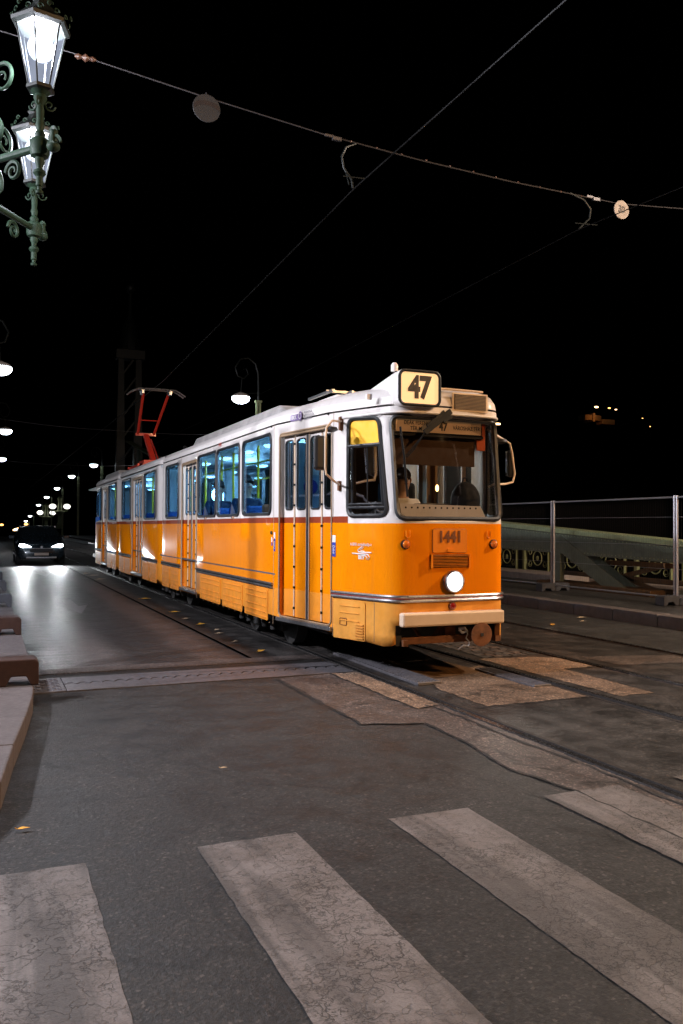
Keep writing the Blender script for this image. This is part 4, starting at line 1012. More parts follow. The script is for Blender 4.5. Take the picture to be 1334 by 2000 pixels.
# ================================================================== PEOPLE
def person(name_label,hip,facing,shirt,hairc,seated=True,lean=.0,head_turn=0,arms=None,scale=1.0,group=None,hold=None):
    org=Vector(hip); root=thing('person',name_label,'person',tuple(org),group,rz=facing)
    # local frame: faces -Y
    V={'pel':(0,0,0),'wai':(0,-.01,.16),'che':(0,-.02,.36),'nk0':(0,-.02,.47),'nk1':(0,-.035,.55),'hd0':(0,-.05,.62),'hd1':(0,-.045,.70),
       'shL':(-.17,-.02,.43),'shR':(.17,-.02,.43),'elL':(-.23,-.14,.20),'elR':(.23,-.14,.20),'wrL':(-.15,-.36,.22),'wrR':(.15,-.36,.22),
       'hpL':(-.09,0,-.02),'hpR':(.09,0,-.02),'knL':(-.12,-.42,.02),'knR':(.12,-.42,.02),'anL':(-.12,-.44,-.38),'anR':(.12,-.44,-.38),'toL':(-.13,-.58,-.42),'toR':(.13,-.58,-.42)}
    if arms: V.update(arms)
    Rr={'pel':.14,'wai':.12,'che':.14,'nk0':.07,'nk1':.05,'hd0':.075,'hd1':.092,'shL':.065,'shR':.065,'elL':.045,'elR':.045,'wrL':.03,'wrR':.03,'hpL':.095,'hpR':.095,'knL':.065,'knR':.065,'anL':.04,'anR':.04,'toL':.035,'toR':.035}
    E_=[('pel','wai'),('wai','che'),('che','nk0'),('nk0','nk1'),('nk1','hd0'),('hd0','hd1'),('che','shL'),('che','shR'),('shL','elL'),('shR','elR'),('elL','wrL'),('elR','wrR'),('pel','hpL'),('pel','hpR'),('hpL','knL'),('hpR','knR'),('knL','anL'),('knR','anR'),('anL','toL'),('anR','toR')]
    # five fingers from each wrist
    for s in 'LR':
        wx,wy,wz=V['wr'+s]; ex,ey,ez=V['el'+s]; d=(Vector((wx,wy,wz))-Vector((ex,ey,ez))).normalized(); sg=-1 if s=='L' else 1
        pm=Vector((wx,wy,wz))+d*.05; V['pa'+s]=tuple(pm); Rr['pa'+s]=.03; E_.append(('wr'+s,'pa'+s))
        for i in range(4):
            a=pm+d*.035+Vector((sg*(i-1.5)*.019,0,0)); bb=a+d*(.045-abs(i-1.3)*.006)+Vector((0,0,-.02))
            V[f'f{s}{i}']=tuple(a); V[f'g{s}{i}']=tuple(bb); Rr[f'f{s}{i}']=.0095; Rr[f'g{s}{i}']=.008; E_+= [('pa'+s,f'f{s}{i}'),(f'f{s}{i}',f'g{s}{i}')]
        a=pm-Vector((sg*.04,0,.005)); V['t'+s]=tuple(a); Rr['t'+s]=.011; E_.append(('wr'+s,'t'+s))
    names=list(V); me=bpy.data.meshes.new('body'); me.from_pydata([Vector(V[n])*scale for n in names],[(names.index(a),names.index(b)) for a,b in E_],[])
    tmp=bpy.data.objects.new('tmp',me); COL.objects.link(tmp); sk=tmp.modifiers.new('s','SKIN')
    for i,n in enumerate(names):
        sv=me.skin_vertices[0].data[i]; sv.radius=(Rr[n]*scale,)*2; sv.use_root=(n=='pel')
    sub=tmp.modifiers.new('ss','SUBSURF'); sub.levels=2; sub.render_levels=2
    dg=bpy.context.evaluated_depsgraph_get(); m2=bpy.data.meshes.new_from_object(tmp.evaluated_get(dg)); bpy.data.objects.remove(tmp)
    m2.materials.clear(); m2.materials.append(M_skin); m2.materials.append(shirt); m2.materials.append(M_jacket)
    for p in m2.polygons:
        c=p.center/scale
        if c.z<.02 and not(abs(c.x)>.13 and c.y<-.3 and c.z>.1): p.material_index=2
        elif c.z<.485 and (c.y>-.17): p.material_index=1
        if c.z<.16 and c.y<-.1 and c.z<.11: p.material_index=2
    m2.shade_smooth(); bo=bpy.data.objects.new('body',m2); COL.objects.link(bo); bo.parent=root
    mb=MB(); hx=Vector((0,-.045,.70))*scale
    mb.ball(hx+Vector((0,.018,.022))*scale,.10*scale,14,10,(.92,1.02,.98)); 
    mb.v=[(x,y,max(z,hx.z+.02*scale-(.05*scale if y>hx.y else 0))) for x,y,z in mb.v]
    mb.build('hair',hairc,root,smooth=True)
    mb=MB(); mb.ball(hx+Vector((0,-.095,-.03))*scale,.016*scale,8,6,(.8,1,1.5)); mb.build('nose',M_skin,root,smooth=True)
    for s in (-1,1):
        mb=MB(); mb.ball(hx+Vector((s*.033,-.083,-.003))*scale,.012*scale,8,6,(1.3,.6,.7)); mb.build('eye',M_textdark,root,smooth=True)
        mb=MB(); mb.ball(hx+Vector((s*.092,.0,-.02))*scale,.024*scale,8,6,(.4,.8,1.3)); mb.build('ear',M_skin,root,smooth=True)
    mb=MB(); mb.ball(hx+Vector((0,-.083,-.065))*scale,.018*scale,8,6,(1.3,.4,.3)); mb.build('mouth',M_redlens,root,smooth=True)
    return root
person('tram driver in a white t-shirt seated behind the windscreen',(4.14,8.12,1.33),0,M_tee,M_hair)
person('passenger in a dark blue jacket seated by the window nearest the front doors',(3.42,11.5,1.42),0,M_jacket,M_hair)
person('passenger in dark clothes seated by the third window from the front doors',(3.42,13.05,1.42),0,M_jacket,M_hair)
# backpack on the cab ledge
bp=thing('backpack','black rounded backpack with a top loop standing behind the windscreen at right','backpack',(4.83,8.0,1.55))
mb=MB(); mb.ball((4.87,8.0,1.79),.18,18,12,(1,.55,1.2)); mb.box(4.72,5.02,7.93,8.07,1.45,1.7); mb.build('bag',M_bag,bp,(4.83,8.0,1.55),smooth=True)
mb=MB(); mb.tube([(4.83,8.0,1.99),(4.84,8.0,2.045),(4.89,8.0,2.045),(4.91,8.0,1.99)],.009,6); mb.build('carry_loop',M_bag,bp,(4.83,8.0,1.55),smooth=True)
mb=MB(); mb.box(4.66,4.98,7.85,8.15,.95,1.46); mb.build('cab_cabinet',M_under,tram,ORG,bevel=.01)
# ================================================================== ORNATE LANTERNS
LZ=4.9; lm_org=(-.385,9.02,0)
mast=thing('ornate_lamp_post','green cast iron lamp post with two hexagonal lanterns on scrolled arms at upper left','lamp post',lm_org)
mb=MB(); mb.lathe([(.24,.14),(.24,.4),(.18,.5),(.15,1.0),(.17,1.05),(.12,1.15),(.095,3.0),(.12,3.05),(.12,3.15),(.085,3.2),(.075,4.6),(.12,4.7),(.13,4.95),(.09,5.1),(.07,5.6),(.1,5.7),(.03,5.95),(.05,6.0),(.001,6.1)],(-.385,9.02,0),'z',20); mb.build('mast',M_castgreen,mast,lm_org,smooth=True)
def spiral(c,r0,turns,dirv,up,r,flip=1,n=40):
    c=Vector(c); d=Vector(dirv).normalized(); u=Vector(up); return [c+ (d*math.cos(flip*2*math.pi*turns*k/n)+u*math.sin(flip*2*math.pi*turns*k/n))*r0*(1-.82*k/n) for k in range(n+1)]
def lantern(px,py,lab):
    d=Vector((px+.385,py-9.02,0)); dn=d.normalized()
    mb=MB(); mb.tube([(-.385,9.02,LZ),(px,py,LZ)],.036,10); arm=mb.build('bracket_arm',M_castgreen,mast,lm_org,smooth=True)
    for fr_,zz,r0,fl in ((.5,.26,.2,1),(.38,-.30,.24,-1),(.74,-.15,.1,1),(.62,.75,.16,1)):
        c=Vector((-.385,9.02,LZ+zz))+d*fr_; mb=MB(); mb.tube(spiral(c,r0,1.6,-dn,(0,0,1),r0,fl),[.022-.012*k/40 for k in range(41)],6); mb.build('scroll',M_castgreen,arm,lm_org,smooth=True)
    # hub, drop finial and stem
    o=(px,py); mb=MB(); mb.lathe([(.001,LZ-.43),(.03,LZ-.42),(.036,LZ-.40),(.018,LZ-.385),(.02,LZ-.36),(.032,LZ-.35),(.03,LZ-.27),(.055,LZ-.24),(.05,LZ-.215),(.025,LZ-.20),(.032,LZ-.16),(.045,LZ-.13),(.04,LZ-.10),(.075,LZ-.085),(.085,LZ-.05),(.085,LZ+.04),(.07,LZ+.07),(.04,LZ+.085),(.05,LZ+.12),(.028,LZ+.15),(.04,LZ+.2),(.03,LZ+.24),(.035,LZ+.34),(.028,LZ+.38),(.06,LZ+.44),(.05,LZ+.47),(.09,LZ+.5)],(px,py,0),'z',18)
    mb.build('stem',M_castgreen,mast,lm_org,smooth=True)
    c=Vector((px,py,LZ-.03))+dn*.17; mb=MB(); mb.ball(c,.06,12,8,(1,1,.8)); mb.lathe([(.035,0),(.03,.1),(.04,.12),(.02,.16)],c+Vector((0,0,.02)),'z',10); mb.tube(spiral(c+Vector((0,0,.02)),.09,1.2,dn,(0,0,1),.09,1,20),.014,6); mb.build('scroll_end',M_castgreen,mast,lm_org,smooth=True)
    zb=LZ+.54; zt=zb+.52; rb,rt=.105,.215; ang=R_(12)
    for s in range(3):
        a=ang+2*math.pi*s/3; mb=MB(); mb.tube(spiral((px+.08*math.cos(a),py+.08*math.sin(a),LZ+.40),.055,1.2,(math.cos(a),math.sin(a),0),(0,0,1),.05,-1,18),.009,5); mb.build('neck_scroll',M_castgreen,mast,lm_org,smooth=True)
    hexp=lambda r,z,k:(px+r*math.cos(ang+k*math.pi/3),py+r*math.sin(ang+k*math.pi/3),z)
    mb=MB(); mb.lathe([(.07,zb-.05),(.125,zb-.03),(.125,zb)],(px,py,0),'z',6,ang=ang); mb.lathe([(rt+.01,zt),(rt+.045,zt+.02),(rt+.05,zt+.05),(rt+.02,zt+.07),(.15,zt+.15),(.08,zt+.22),(.07,zt+.25),(.09,zt+.28),(.03,zt+.33),(.035,zt+.37),(.001,zt+.42)],(px,py,0),'z',6,ang=ang)
    for k in range(6): mb.tube([hexp(rb,zb,k),hexp(rt,zt,k)],.009,5)
    fr=mb.build('lantern_frame',M_castdark,mast,lm_org)
    for k in range(6):
        q=MB(); q.add([hexp(rb-.004,zb+.004,k),hexp(rb-.004,zb+.004,k+1),hexp(rt-.004,zt-.004,k+1),hexp(rt-.004,zt-.004,k)],[(0,1,2,3)]); q.build('pane',M_pane,fr,lm_org,fix=False)
        a=ang+(k+.5)*math.pi/3
        for t in (-1,0,1):
            aa=a+t*.3; r=rt+.045-.02*abs(t)
            q=MB(); q.tube(spiral((px+r*math.cos(aa),py+r*math.sin(aa),zt+.085+(.03 if t==0 else 0)),.03,1,(-math.sin(aa),math.cos(aa),0),(0,0,1),.03,1,12),.007,4); q.build('crown_curl',M_castgreen,fr,lm_org,smooth=True)
    mb=MB(); mb.ball((px,py,zt-.16),.115,16,12,(1,1,1.05)); mb.build('glowing_globe',M_opal,fr,lm_org,smooth=True)
    light('lantern_light',(px,py,zt-.14),LP,(1,.945,.92),.12,parent=mast,org=lm_org)
LP=1150
lantern(.43,8.0,'near'); lantern(.5,10.25,'far')
m2=copy_thing(mast,(-6.4,8.0,0),'unseen second lamp post with twin lanterns, added off frame at left to light the tram')  # unseen post, added so its strong lamps light the tram side evenly
mast['group']=m2['group']='ornate lamp posts'
for o in list(m2.children):
    if o.type=='LIGHT': o.data=o.data.copy(); o.data.energy=12000
# ================================================================== OVERHEAD LINE
def cable(name,pts,r,m,label,cat,sag=0,seg=12):
    P=[]
    for i in range(len(pts)-1):
        a,b=Vector(pts[i]),Vector(pts[i+1])
        for k in range(seg): P.append(a.lerp(b,k/seg)-Vector((0,0,sag*4*(k/seg)*(1-k/seg))))
    P.append(Vector(pts[-1])); mb=MB(); org=tuple(P[0]); mb.tube(P,r,6); o=mb.build(name,m,org=org,smooth=True); tag(o,label,cat); return o
cable('contact_wire',[(4.35,1.5,5.8),(4.35,5.5,5.83),(4.37,9.9,5.88),(4.33,22.3,5.33),(4.31,60,5.3),(4.31,110,5.3)],.0105,M_copper,'overhead contact wire running above the near track to the pantograph','wire',0,4)
cable('contact_wire',[(8.15,1.5,5.85),(8.15,8.13,5.85),(7.97,9.95,5.87),(8.31,23.85,5.85),(8.2,60,5.8)],.007,M_copper,'thinner overhead contact wire above the far track','wire',0,4)
sp=thing('span_wire','nearest steel span wire crossing the whole street above the tram','wire',(4.2,10,6.5))
SO=(4.2,10,6.5)
mb=MB(); mb.tube([(-3.4,10,7.95),(.109,10,6.97),(.93,10,6.89),(2.41,10,6.705),(4.02,10,6.535)],.0075,6); mb.build('cable',M_wire,sp,SO,smooth=True); mb=MB(); mb.tube([(8.28,10,6.388),(8.75,10,6.385),(10.01,10,6.50),(13.0,10,6.80)],.0075,6); mb.build('cable',M_wire,sp,SO,smooth=True)
mb=MB(); mb.tube([(4.02,10,6.535),(5.4,10,6.45),(6.8,10,6.40),(8.28,10,6.388)],.010,6); mb.build('span_rod',M_railside,sp,SO,smooth=True)
for k in range(11):
    mb=MB(); x=4.35+k*.37; z=6.535-.11*math.sin((x-4.02)/4.26*math.pi*.55); mb.ball((x,10,6.535-.147*(1-((8.28-x)/4.26)**1.6)),.013,8,6); mb.build('clip',M_insul,sp,SO)
mb=MB(); mb.lathe([(.01,-.12),(.035,-.08),(.02,-.04),(.045,0),(.02,.04),(.03,.08),(.01,.12)],(1.02,10,6.87),'x',12); mb.build('insulator',M_insul,sp,SO,smooth=True)
for x,z in ((4.15,6.52),(8.32,6.39)):
    mb=MB(); mb.box(x-.06,x+.06,9.98,10.02,z-.03,z+.015); mb.box(x-.17,x-.05,9.99,10.01,z,z+.03); mb.build('clamp',M_wire,sp,SO)
mb=MB(); mb.tube([(4.42,10,6.50),(4.28,10,6.43),(4.22,10,6.30),(4.25,10,6.15),(4.36,10,6.02),(4.37,9.98,5.90)],.014,8); mb.tube([(4.2,9.9,6.0),(4.5,9.9,6.02)],.008,6); mb.tube([(4.28,9.9,5.9),(4.28,10,6.1)],.008,6); mb.build('pull_off_arm',M_castdark,sp,SO,smooth=True)
mb=MB(); mb.tube([(7.85,10,6.40),(8.1,10,6.34),(8.22,10,6.22),(8.2,10,6.08),(8.05,9.97,5.95),(7.97,9.95,5.88)],.014,8); mb.tube([(7.9,9.95,5.95),(8.3,9.95,5.98)],.007,6); mb.build('pull_off_arm',M_castdark,sp,SO,smooth=True)
for i,(Y,zl,zm,zr) in enumerate(((40,6.35,5.92,6.1),(64,6.3,5.9,6.2),(88,6.4,6.0,6.3))):
    cable('span_wire',[(-.6,Y,zl),(5.6,Y,zm),(12.0,Y,zr)],.012,M_wire,['second span wire, crossing just behind the pantograph','third span wire, low over the bridge lane','farthest span wire, near the distant lamps'][i],'wire',.12)
# hanging discs
m,nt,b=new_mat('sign_disc_back'); 
d1=thing('hanging_disc','larger round disc with a red-brown band hanging from the span wire near the lanterns','sign',(2.43,9.98,6.56),'round discs hanging from the span wire')
mb=MB(); mb.lathe([(.168,-.006),(.17,0),(.168,.006)],(2.43,9.97,6.555),'y',32); dd=mb.build('disc',simple('disc_grey',(.013,.0115,.0115),.7,var=.2),d1,(2.43,9.98,6.56))
mb=MB(); P=[]; 
for k in range(13): a=R_(20+k*11.7); P.append((2.43+.166*math.cos(a),6.555+.166*math.sin(a)*.55+.0))
n=len(P); vs=[(x,9.962,z) for x,z in P]+[(x*1.0,9.962,z-.055) for x,z in P[::-1]]
mb.add(vs,[tuple(range(2*n))]); mb.build('red_band',simple('band_redbrown',(.009,.003,.002),.7),d1,(2.43,9.98,6.56))
mb=MB(); mb.tube([(2.43,9.97,6.70),(2.43,10,6.76)],.006,6); mb.build('hanger',M_wire,d1,(2.43,9.98,6.56))
d2=thing('hanging_disc','smaller pale round disc lettered 30 hanging from the span wire at right','sign',(8.77,9.98,6.29),'round discs hanging from the span wire')
mb=MB(); mb.lathe([(.138,-.006),(.14,0),(.138,.006)],(8.77,9.97,6.285),'y',32); mb.build('disc',simple('disc_cream',(.25,.2,.165),.6,var=.12),d2,(8.77,9.98,6.29))
text_mesh('lettering','30',M_textdark,d2,(8.77,9.98,6.29),(8.765,9.961,6.285),(1,0,-.12),(.12,0,1),.15,.004,.85)
mb=MB(); mb.tube([(8.77,9.97,6.38),(8.77,10,6.40)],.006,6); mb.build('hanger',M_wire,d2,(8.77,9.98,6.29))
# ================================================================== BRIDGE LAMP POSTS
def bridge_lamp():
    r=thing('bridge_lamp_post','','lamp post',(0,0,0),'hooked lamp posts along the bridge')
    mb=MB(); 
    for x in (-.07,.07): mb.box(x-.045,x+.045,-.06,.06,0,7.6)
    r1=mb.build('post',M_greenlt,r)
    mb=MB()
    for z in (.5,2.4,5.2,6.4,6.75,7.55): mb.box(-.16,.16,-.1,.1,z,z+.09)
    mb.build('collar',M_greenlt,r)
    mb=MB(); P=[(0,0,7.6),(0,0,8.3),(-.02,0,8.9),(-.15,0,9.35),(-.5,0,9.6),(-.9,0,9.5),(-1.12,0,9.1),(-1.0,0,8.72),(-.7,0,8.62),(-.5,0,8.85),(-.6,0,9.1),(-.75,0,9.05)]
    mb.tube(P,[.06,.055,.05,.045,.04,.04,.035,.035,.03,.03,.025,.02],6); mb.tube([(-.8,0,8.63),(-.85,0,7.95)],.02,6); mb.tube([(0,0,8.0),(-.5,0,7.95),(-.85,0,7.9)],.02,6); mb.build('scroll_arm',M_castdark,r,smooth=True)
    mb=MB(); mb.lathe([(.03,8.0),(.2,7.93),(.36,7.86),(.42,7.78),(.4,7.75)],(-.85,0,0),'z',18); l=mb.build('luminaire',M_white,r,smooth=True)
    mb=MB(); mb.ball((-.85,0,7.70),.42,16,8,(1,1,.62)); mb.build('lamp_glass',E_lum,l,smooth=True)
    return r
proto=bridge_lamp()
plan=[(11.78,37.8,-.25,'closest hooked lamp post, standing behind the tram roof'),(11.5,92,.2,'hooked lamp post just left of the tram rear end'),(11.4,115,.25,'hooked lamp post, second beyond the tram rear end'),(11.4,138.5,-.38,'hooked lamp post rising behind the right globe cluster'),(11.4,161.5,-1.05,'hooked lamp post rising behind the left globe cluster'),(11.4,186,-1.9,'hooked lamp post just left of the globe clusters'),(11.4,220,-3.85,'hooked lamp post above the dark car roof'),(11.4,242,-5.0,'farthest hooked lamp post, lowest above the dark car roof')]
for i,(x,y,z,lab) in enumerate(plan):
    o=proto if i==0 else copy_thing(proto,(x,y,z),lab)
    o.location=(x,y,z); o['label']=lab
lpl=[(-.32,34.2,-.3,'nearest hooked lamp post of the left row, cut by the left frame edge'),(.45,60.5,.1,'second hooked lamp post of the left row'),(.75,89,.3,'third hooked lamp post of the left row with a pale pillar')]
for i,(x,y,z,lab) in enumerate(lpl):
    o=copy_thing(proto,(x,y,z),lab,rz=math.pi if i<3 else 0)
for (x,y,z,p) in ((10.9,37.8,7.4,450),(.5,34.2,7.3,260),(1.3,60.5,7.6,400),(10.6,62,7.6,400)):
    light('bridge_lamp_light',(x,y,z),p,(1,.95,.93),.25,typ='SPOT',spot_size=R_(150),spot_blend=.4)
# globe candelabra
def globes():
    r=thing('globe_lamp_cluster','','lamp post',(0,0,0),'globe lamp clusters')
    mb=MB(); mb.lathe([(.5,0),(.5,.8),(.35,1),(.3,2.2),(.6,2.5),(.9,2.9),(.4,3.1),(.25,4.6),(.4,5.2),(.1,5.6)],(0,0,0),'z',12); mb.build('pillar',M_greenlt,r,smooth=True)
    mb=MB(); mb.box(-1.3,1.3,-.06,.06,2.9,3.05); mb.build('crossarm',M_greenlt,r)
    for x in (-1.15,1.15):
        mb=MB(); mb.ball((x,0,3.75),.5,12,8,(1.15,1,.85)); mb.lathe([(.1,2.9),(.25,3.3)],(x,0,0),'z',8,mi=1); mb.build('globe',[E_globe,M_greenlt],r,smooth=True)
    return r
g=globes(); g.location=(11.9,150,1.0); g['label']='globe lamp cluster on the right, higher of the two'
copy_thing(g,(11.2,172,.25),'globe lamp cluster on the left, lower of the two')
# far amber lights over the far bank
for i,(px,py,Y,s) in enumerate(((-.0,.0,0,0),)): pass
def raypt(px,py,Y):
    F=1650.; M=cam_matrix(); v=M@Vector(((px-667)/F,-(py-1000)/F,-1)); t=Y/v.y; return v*t+Vector((0,0,1.5))
FAR=[(33,1034,'white lamp left of the car roof, lowest and nearest the car',E_globe,1.1),(38,1032,'amber lamp left of the car roof',E_orange,.9),(29,1035,'cream lamp, leftmost of the low cluster by the car',E_warm,.8),(51,1024,'amber lamp right above the car roof corner',E_orange,.8),(3,1025,'amber lamp at the far left frame edge',E_orange,.8)]
for px,py,lab,m_,s in FAR:
    q=raypt(px,py,270); mb=MB(); mb.ball(q,s*.6,10,6,(1.2,1,.6)); o=mb.build('far_bank_lamp',m_,org=tuple(q),smooth=True); tag(o,lab,'lamp','lamps on the far bank')
q=raypt(972,828,150); mb=MB(); mb.ball(q,.42,10,6,(1.8,1,.5)); tag(mb.build('far_bank_lamp',E_warm,org=tuple(q),smooth=True),'small warm lamp floating beside the tram right mirror','lamp','lamps on the far bank')
# left pale pillar
mb=MB(); mb.lathe([(.3,0),(.3,.6),(.22,.8),(.2,6.2),(.3,6.4),(.3,6.6)],(.62,58,0),'z',12); tag(mb.build('bridge_pillar',M_greenlt,org=(.62,58,0),smooth=True),'pale slim pillar at the left frame edge beyond the fence feet','pillar')
# ================================================================== TRUSS AND PYLONS
TO=(12.3,12,0)
tr_=thing('bridge_truss','grey green riveted bridge truss rising from right behind the mesh fence','truss',TO)
ztop=lambda Y:1.27+.062*(Y-12.3)+.0011*max(0,Y-20)**2
zbot=lambda Y:.84+.023*(Y-12.3)+.062*max(0,Y-22)*.9+.0011*max(0,Y-22)**2
ys=[7,9,11,13,15,17,19,21,24,28,32,38,44,50,56,62,68,74,80]
mb=MB(); fl=MB()
for a,b in zip(ys,ys[1:]):
    for X in (12.2,12.52):
        mb.add([(X,a,zbot(a)),(X,b,zbot(b)),(X,b,ztop(b)-.10),(X,a,ztop(a)-.10),(X+.02,a,zbot(a)),(X+.02,b,zbot(b)),(X+.02,b,ztop(b)-.10),(X+.02,a,ztop(a)-.10)],[(0,1,2,3),(4,5,6,7),(0,1,5,4),(3,2,6,7)])
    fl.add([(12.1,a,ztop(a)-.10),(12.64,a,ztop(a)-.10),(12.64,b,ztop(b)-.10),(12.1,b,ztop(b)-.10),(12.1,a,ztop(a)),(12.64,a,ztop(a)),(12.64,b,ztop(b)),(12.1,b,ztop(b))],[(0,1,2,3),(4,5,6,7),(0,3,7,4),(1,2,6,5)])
mb.build('top_chord',M_green,tr_,TO); fl.build('chord_flange',M_greenlt,tr_,TO)  # flange in paler green: lamplight from above put into its colour
rv=MB(); y=8.0
while y<22: rv.ball((12.13,y,ztop(y)+.003),.016,6,4,(1,1,.6)); rv.ball((12.195,y,ztop(y)-.15),.014,6,4,(.5,1,1)); rv.ball((12.195,y,zbot(y)+.05),.014,6,4,(.5,1,1)); y+=.11
o=rv.build('rivets',M_greenlt,tr_,TO); o['kind']='stuff'
def member(a,b,w,h,m,name): mb=MB(); mb.bar(a,b,w,h,up=(1,0,0)); mb.build(name,m,tr_,TO,bevel=.006)
member((12.25,16.0,0),(12.25,16.0,1.35),.22,.12,M_green,'vertical_member')
for X in (12.2,12.5): member((X,16.0,1.2),(X,13.55,.0),.34,.03,M_green,'diagonal_member')
member((12.25,20.3,0),(12.25,20.3,1.6),.2,.12,M_green,'vertical_member'); member((12.25,11.0,0),(12.25,11.0,1.1),.2,.12,M_green,'vertical_member')
member((12.25,10.9,1.0),(12.25,9.2,0),.26,.05,M_green,'diagonal_member')
for a,b in (((12.7,16.0,.1),(12.7,13.2,.75)),((12.7,15.8,.8),(12.7,12.9,.1)),((12.7,16.4,.45),(12.7,12.6,.42)),((12.75,15.0,.75),(12.75,13.0,.75))): member(a,b,.10,.04,M_greenrust,'lateral_brace')
mb=MB(); mb.box(12.05,12.75,12.9,16.6,.15,.28); mb.build('bottom_chord',M_greenrust,tr_,TO,bevel=.01)
for Y in (26,32,38,44,50,56,62,68,74): member((12.3,Y,0),(12.3,Y,ztop(Y)),.3,.3,M_green,'vertical_member')
for Y in (26,32,38,44,50,56,62,68): member((12.3,Y,.2),(12.3,Y+6,ztop(Y+6)-.2),.25,.2,M_green,'diagonal_member')
py=thing('bridge_pylon','tall green bridge portal tower, coloured near black as unlit, with a ball finial, faint against the night sky','tower',(12.3,80,0))
PO=(12.3,80,0)
for X in (11.6,13.2):
    mb=MB(); mb.add([(X-.5,79.5,0),(X+.5,79.5,0),(X+.5,80.5,0),(X-.5,80.5,0),(X-.25,79.7,17),(X+.25,79.7,17),(X+.25,80.3,17),(X-.25,80.3,17)],[(0,1,2,3),(4,5,6,7),(0,1,5,4),(1,2,6,5),(2,3,7,6),(3,0,4,7)]); mb.build('tower_leg',M_castdark,py,PO)  # green tower in near-black material: night darkness put into the colour
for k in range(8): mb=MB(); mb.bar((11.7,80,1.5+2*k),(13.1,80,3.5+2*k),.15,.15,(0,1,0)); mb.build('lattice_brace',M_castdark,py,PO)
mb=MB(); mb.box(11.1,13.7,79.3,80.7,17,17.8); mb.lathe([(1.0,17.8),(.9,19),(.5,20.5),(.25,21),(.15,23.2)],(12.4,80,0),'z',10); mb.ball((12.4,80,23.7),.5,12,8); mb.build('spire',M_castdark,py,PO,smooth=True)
# railing on the outer edge
RO=(14.3,14,0); rl=thing('bridge_railing','ornate grey green iron railing with ring panels beyond the truss','railing',RO)
mb=MB(); mb.box(14.27,14.33,8,60,1.0,1.06); mb.build('top_rail',M_greenlt,rl,RO); mb=MB(); mb.box(14.27,14.33,8,60,.27,.32); mb.build('bottom_rail',M_greenlt,rl,RO)
mb=MB(); mb.box(14.15,14.45,8,60,.0,.22); mb.build('plinth',M_conc2,rl,RO,bevel=.02)
y=8.2
while y<24:
    mb=MB(); mb.box(14.25,14.35,y,y+.09,.2,1.08); mb.box(14.26,14.34,y+.42,y+.46,.3,1.02); mb.build('railing_post',M_greenlt,rl,RO)
    mb=MB(); c=(14.3,y+.95,.66)
    mb.tube([(14.3,c[1]+.2*math.cos(a),c[2]+.2*math.sin(a)) for a in [2*math.pi*k/20 for k in range(20)]],.018,5,closed=True)
    for s in (-1,1):
        for t in (-1,1): mb.tube([(14.3,c[1]+s*.34+.1*math.cos(a)*(1-a/14)*s,c[2]+t*.16+.1*math.sin(a)*(1-a/14)*t) for a in [k*.7 for k in range(13)]],.014,5)
    mb.ball(c,.07,8,6,(.4,1,1)); mb.build('ring_panel',M_greenlt,rl,RO,smooth=True)
    y+=1.5
for y in [8.1+.11*k for k in range(145)]: pass
mb=MB(); mb.box(13.2,14.1,17.2,60,.14,.33); mb.build('walkway_slab',M_conc2,rl,RO,bevel=.02)
# ================================================================== TEMPORARY FENCES
def fence_panel():
    r=thing('mesh_fence','','fence',(0,0,0),'temporary mesh fence panels')
    for y in (-1.72,1.72):
        mb=MB(); mb.tube([(0,y,.02),(0,y,1.93)],.024,8); mb.build('post',M_galv,r,smooth=True)
    for z in (.12,1.90):
        mb=MB(); mb.tube([(0,-1.72,z),(0,1.72,z)],.017,8); mb.build('rail',M_galv,r,smooth=True)
    for z in (.62,1.05,1.55):
        mb=MB(); mb.tube([(0,-1.72,z),(0,1.72,z)],.0028,4); mb.build('cross_wire',M_galv,r)
    mb=MB(); y=-1.68
    while y<1.7: mb.tube([(0,y,.12),(0,y,1.90)],.0013,3,caps=False); y+=.06
    o=mb.build('vertical_wires',M_wire,r); o['kind']='stuff'
    return r
def foot(m):
    mb=MB(); P=[(-.36,0),(-.30,0),(-.26,.06),(-.14,.06),(-.1,0),(.1,0),(.14,.06),(.26,.06),(.30,0),(.36,0),(.36,.15),(.33,.17),(-.33,.17),(-.36,.15)]
    n=len(P); vs=[(x,-.11,z) for x,z in P]+[(x,.11,z) for x,z in P]
    mb.add(vs,[tuple(range(n)),tuple(range(n,2*n))]+[(i,(i+1)%n,n+(i+1)%n,n+i) for i in range(n)])
    return mb.build('foot_block',m,bevel=.008)
fpn=fence_panel(); 
FY=[9.72,13.22,16.74]
labs=['mesh fence panel at the right frame edge','mesh fence panel between the two visible posts','mesh fence panel beside the tram nose','mesh fence panel hidden mostly behind the tram','farthest mesh fence panel behind the tram']
for i,y in enumerate(FY):
    o=fpn if i==0 else copy_thing(fpn,(11.3,y,.16),labs[i]); o.location=(11.3,y,.16); o['label']=labs[i]
ft=foot(M_foot); tag(ft,'','fence foot','fence feet')
fl_=['grey fence foot block at the right frame edge','grey fence foot block under the middle fence post','grey fence foot block next to the tram','grey fence foot block hidden behind the tram']
for i,y in enumerate((11.48,14.98)):
    o=ft if i==0 else ft.copy()
    if i: COL.objects.link(o)
    o.location=(11.3,y,.155); o['label']=fl_[i]
